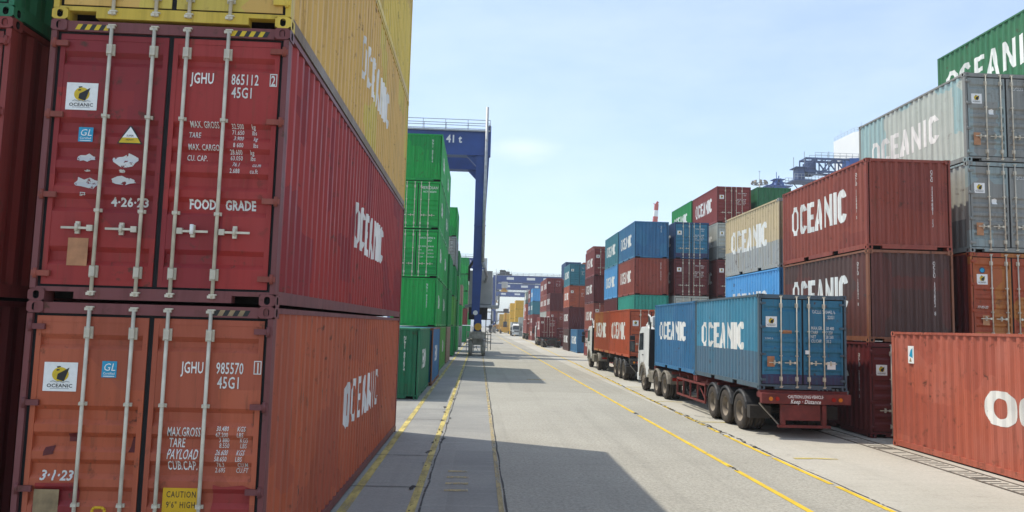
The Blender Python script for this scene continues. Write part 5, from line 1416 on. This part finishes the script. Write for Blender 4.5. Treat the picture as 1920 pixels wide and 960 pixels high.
for dy in (-2.3, 2.3):
    for zz in (0.55, 1.1): b.beam((x0, dy, zp+zz), (x1, dy, zp+zz), 0.07, 0.07)
    for i in range(9): b.beam((x0+(x1-x0)*i/8, dy, zp), (x0+(x1-x0)*i/8, dy, zp+1.1), 0.06, 0.06)
    for zz in (0.5, 1.0): b.beam((xs_[1], dy*0.6, zt+zz+0.3), (xa+8, dy*0.6, zt+zz+0.3), 0.06, 0.06)
    for i in range(8): b.beam((xs_[1]+i*1.3, dy*0.6, zt), (xs_[1]+i*1.3, dy*0.6, zt+1.3), 0.06, 0.06)
for u, v in ((1488, 295), (1508, 284), (1554, 284)):
    xx, _, zz = q(u, v); b.beam((xx, 0, zz-3.0), (xx, 0, zz), 0.09, 0.09)
obj('railing', b.mesh('railing'), M['steel'], t)
b = MB()
for xx, zz in ((x0+0.8, zp), (x0+2.6, zp)):
    pts = [(xx+2.6*i/8, 0, zz-0.3-2.3*math.sin(math.pi*min(1, i/8)*0.5+0.1)) for i in range(9)]
    for p_, q_ in zip(pts, pts[1:]): b.tube(p_, q_, 0.09, 6)
obj('festoon_cable', b.mesh('festoon_cable'), M['chassisdark'], t)
for xx in (16, 32):
    for yy_ in (-6, 6): obj('leg', MB().beam((xx, yy_, 0), (xx, yy_, zb), 1.1, 1.1).mesh('leg'), M['crane2'], t)
    for zz in (zb-1, 7): obj('cross_beam', MB().beam((xx, -6, zz), (xx, 6, zz), 1.0, 1.2).mesh('cross_beam'), M['crane2'], t)
# second quay crane: only its A-frame top shows
A0 = at(1458, 336, 190.0)
t = thing('quay_crane', 'blue A-frame top of a quay crane behind the dark green container', 'crane', (A0.x, 190, 0), 0)
b = MB(); zt = A0.z
for xx in (-2.6, 2.6):
    for yy_ in (-2.2, 2.2): b.beam((xx, yy_, zt-6), (xx*0.15, yy_*0.3, zt), 0.55, 0.55)
for k, zz in enumerate((1.2, 2.6)): 
    for dy in (-1, 1): b.beam((-0.6-0.45*k, dy*(0.8+0.5*k), zt-zz), (0.6+0.45*k, dy*(0.8+0.5*k), zt-zz), 0.3, 0.3)
b.beam((0.3, 0, zt-0.4), (5.2, 0, zt-5.5), 0.35, 0.35); b.beam((0.2, 0, zt-0.7), (3.6, 0, zt-1.2), 0.35, 0.3); b.beam((-0.2, 0, zt-0.7), (-3.2, 0, zt-2.2), 0.3, 0.3)
obj('a_frame', b.mesh('a_frame'), M['crane2'], t)
b = MB(); b.box(-3.4, 3.4, -1.6, 1.6, zt-2.0, zt-1.85); b.box(-1.5, 1.5, -1.4, 1.4, zt-0.3, zt-0.15)
for xx in (-3.3, -1.6, 0, 1.6, 3.3): b.beam((xx, -1.5, zt-1.85), (xx, -1.5, zt-0.9), 0.06, 0.06)
b.beam((-0.3, 0, zt), (-0.3, 0, zt+1.9), 0.12, 0.12); b.beam((0.3, 0, zt), (0.3, 0, zt+0.9), 0.2, 0.2)
obj('platform', b.mesh('platform'), M['crane2'], t)
for xx in (-6, 6): obj('leg', MB().beam((xx*0.44, 0, zt-6), (xx, 0, 0), 1.2, 1.2).mesh('leg'), M['crane2'], t)
# floodlight mast head
L0 = at(1424, 345, 140.0)
t = thing('floodlight_mast', 'floodlight mast with a ring of lamps behind the dark green container', 'light mast', (L0.x, 140, 0), 0)
b = MB(); b.tube((0, 0, 0), (0, 0, L0.z+0.2), 0.32, 12, r2=0.16); obj('pole', b.mesh('pole'), M['steel'], t)
b = MB(); b.tube((0, 0, L0.z+0.2), (0, 0, L0.z+2.6), 0.035, 6); b.box(-0.22, 0.22, -0.03, 0.03, L0.z+2.4, L0.z+2.46); obj('aerial', b.mesh('aerial'), M['steel'], t)
b = MB(); b.lathe_x([(0, 0.1), (0, 0.1)], 0, 0, 0, 4)
for i in range(20):
    a0, a1 = 2*math.pi*i/20, 2*math.pi*(i+1)/20; b.beam((1.45*math.cos(a0), 1.45*math.sin(a0), L0.z), (1.45*math.cos(a1), 1.45*math.sin(a1), L0.z), 0.1, 0.1)
for i in range(4): b.beam((0, 0, L0.z), (1.45*math.cos(i*math.pi/2), 1.45*math.sin(i*math.pi/2), L0.z), 0.1, 0.1)
obj('lamp_ring', b.mesh('lamp_ring'), M['steel'], t)
for i in range(9):
    a = 2*math.pi*i/9+0.3; b = MB()
    b.box(-0.26, 0.26, -0.12, 0.12, -0.10, 0.55, 0, 0.04)
    o = obj('floodlight', b.mesh('floodlight'), M['dustgrey'], t, loc=(1.5*math.cos(a), 1.5*math.sin(a), L0.z+0.1)); o.rotation_euler = (0.5, 0.15*(i % 3-1), a-math.pi/2)
# white building
Bf = at(1563, 266, 185.0)
def on_wall(u, v):
    d = fw*F_PX+r1*(u-960)-u1*(v-480); k = Bf.x/d.x
    return Vector((Bf.x, d.y*k, HC+d.z*k))
W1, W2, W3 = on_wall(1600, 248), on_wall(1640, 240), on_wall(1680, 232)
t = thing('white_building', 'tall white building with a sloping railed roofline behind the pale blue-grey container', 'building', (Bf.x, 0, 0), 0)
b = MB()
pts = [(Bf.y, 0), (Bf.y, Bf.z), (W1.y, W1.z), (W2.y, W2.z), (W3.y, W3.z), (W3.y, 0)]
b.prism(pts, 0, 30)
obj('wall', b.mesh('wall'), M['bldg'], t)
b = MB()
tops = [(p.y, p.z) for p in (Bf, W1, W2, W3)]
for (ya, za), (yb, zb_) in zip(tops, tops[1:]):
    for hh in (0.55, 1.1): b.beam((0.3, ya, za+hh), (0.3, yb, zb_+hh), 0.05, 0.05)
    for k in range(6):
        f = k/6; b.beam((0.3, ya+(yb-ya)*f, za+(zb_-za)*f-0.02), (0.3, ya+(yb-ya)*f, za+(zb_-za)*f+(2.2 if k == 2 else 1.1)), 0.05, 0.05)
obj('railing', b.mesh('railing'), M['steel'], t)
# red and white jib
J0 = at(1228, 418, 260.0); J1 = at(1231, 383, 260.0)
t = thing('harbour_crane', 'red and white banded crane jib poking above the blue container', 'crane', (J0.x, 260, 0), 0)
b = MB(); v = J1-J0; base = Vector((-v.x*0.0, 0, 0)); foot = Vector((-1.2, 0, 4.0)); a = Vector((0, 0, J0.z)); c = Vector((v.x, 0, J1.z))
obj('mast', MB().beam(foot, a, 1.5, 1.5).mesh('mast'), M['sticker'], t)
for k in range(3):
    p = a+(c-a)*k/3; q_ = a+(c-a)*(k+1)/3
    obj('jib_section', MB().beam(p, q_, 1.5-0.1*k, 1.5-0.1*k).mesh('jib_section'), M['jibred'] if k != 1 else M['sticker'], t)
b = MB(); b.beam(c, c+Vector((0.5, 0, 0.9)), 0.7, 0.8); b.beam(c+Vector((-0.2, 0, 0)), c+Vector((-1.2, 0, 0.2)), 0.2, 0.2); b.box(-2.2, 0.6, -1.6, 1.6, 0, 4.0)
obj('jib_head', b.mesh('jib_head'), M['jibred'], t)

# ------------------------------------------------------------------ the hazy air over the yard
b = MB(); b.box(-2600, 2600, -700, 4600, -1.5, 45.0)
hz_mt = bpy.data.materials.new('haze_air'); hz_mt.use_nodes = True
t_ = hz_mt.node_tree
for n_ in list(t_.nodes):
    if n_.type == 'BSDF_PRINCIPLED': t_.nodes.remove(n_)
pv = t_.nodes.new('ShaderNodeVolumePrincipled')
pv.inputs['Color'].default_value = (0.90, 0.95, 1.0, 1)
pv.inputs['Density'].default_value = 0.00055
pv.inputs['Anisotropy'].default_value = 0.3
t_.links.new(pv.outputs[0], t_.nodes['Material Output'].inputs['Volume'])
o = obj('haze', b.mesh('haze'), hz_mt); o['kind'] = 'stuff'
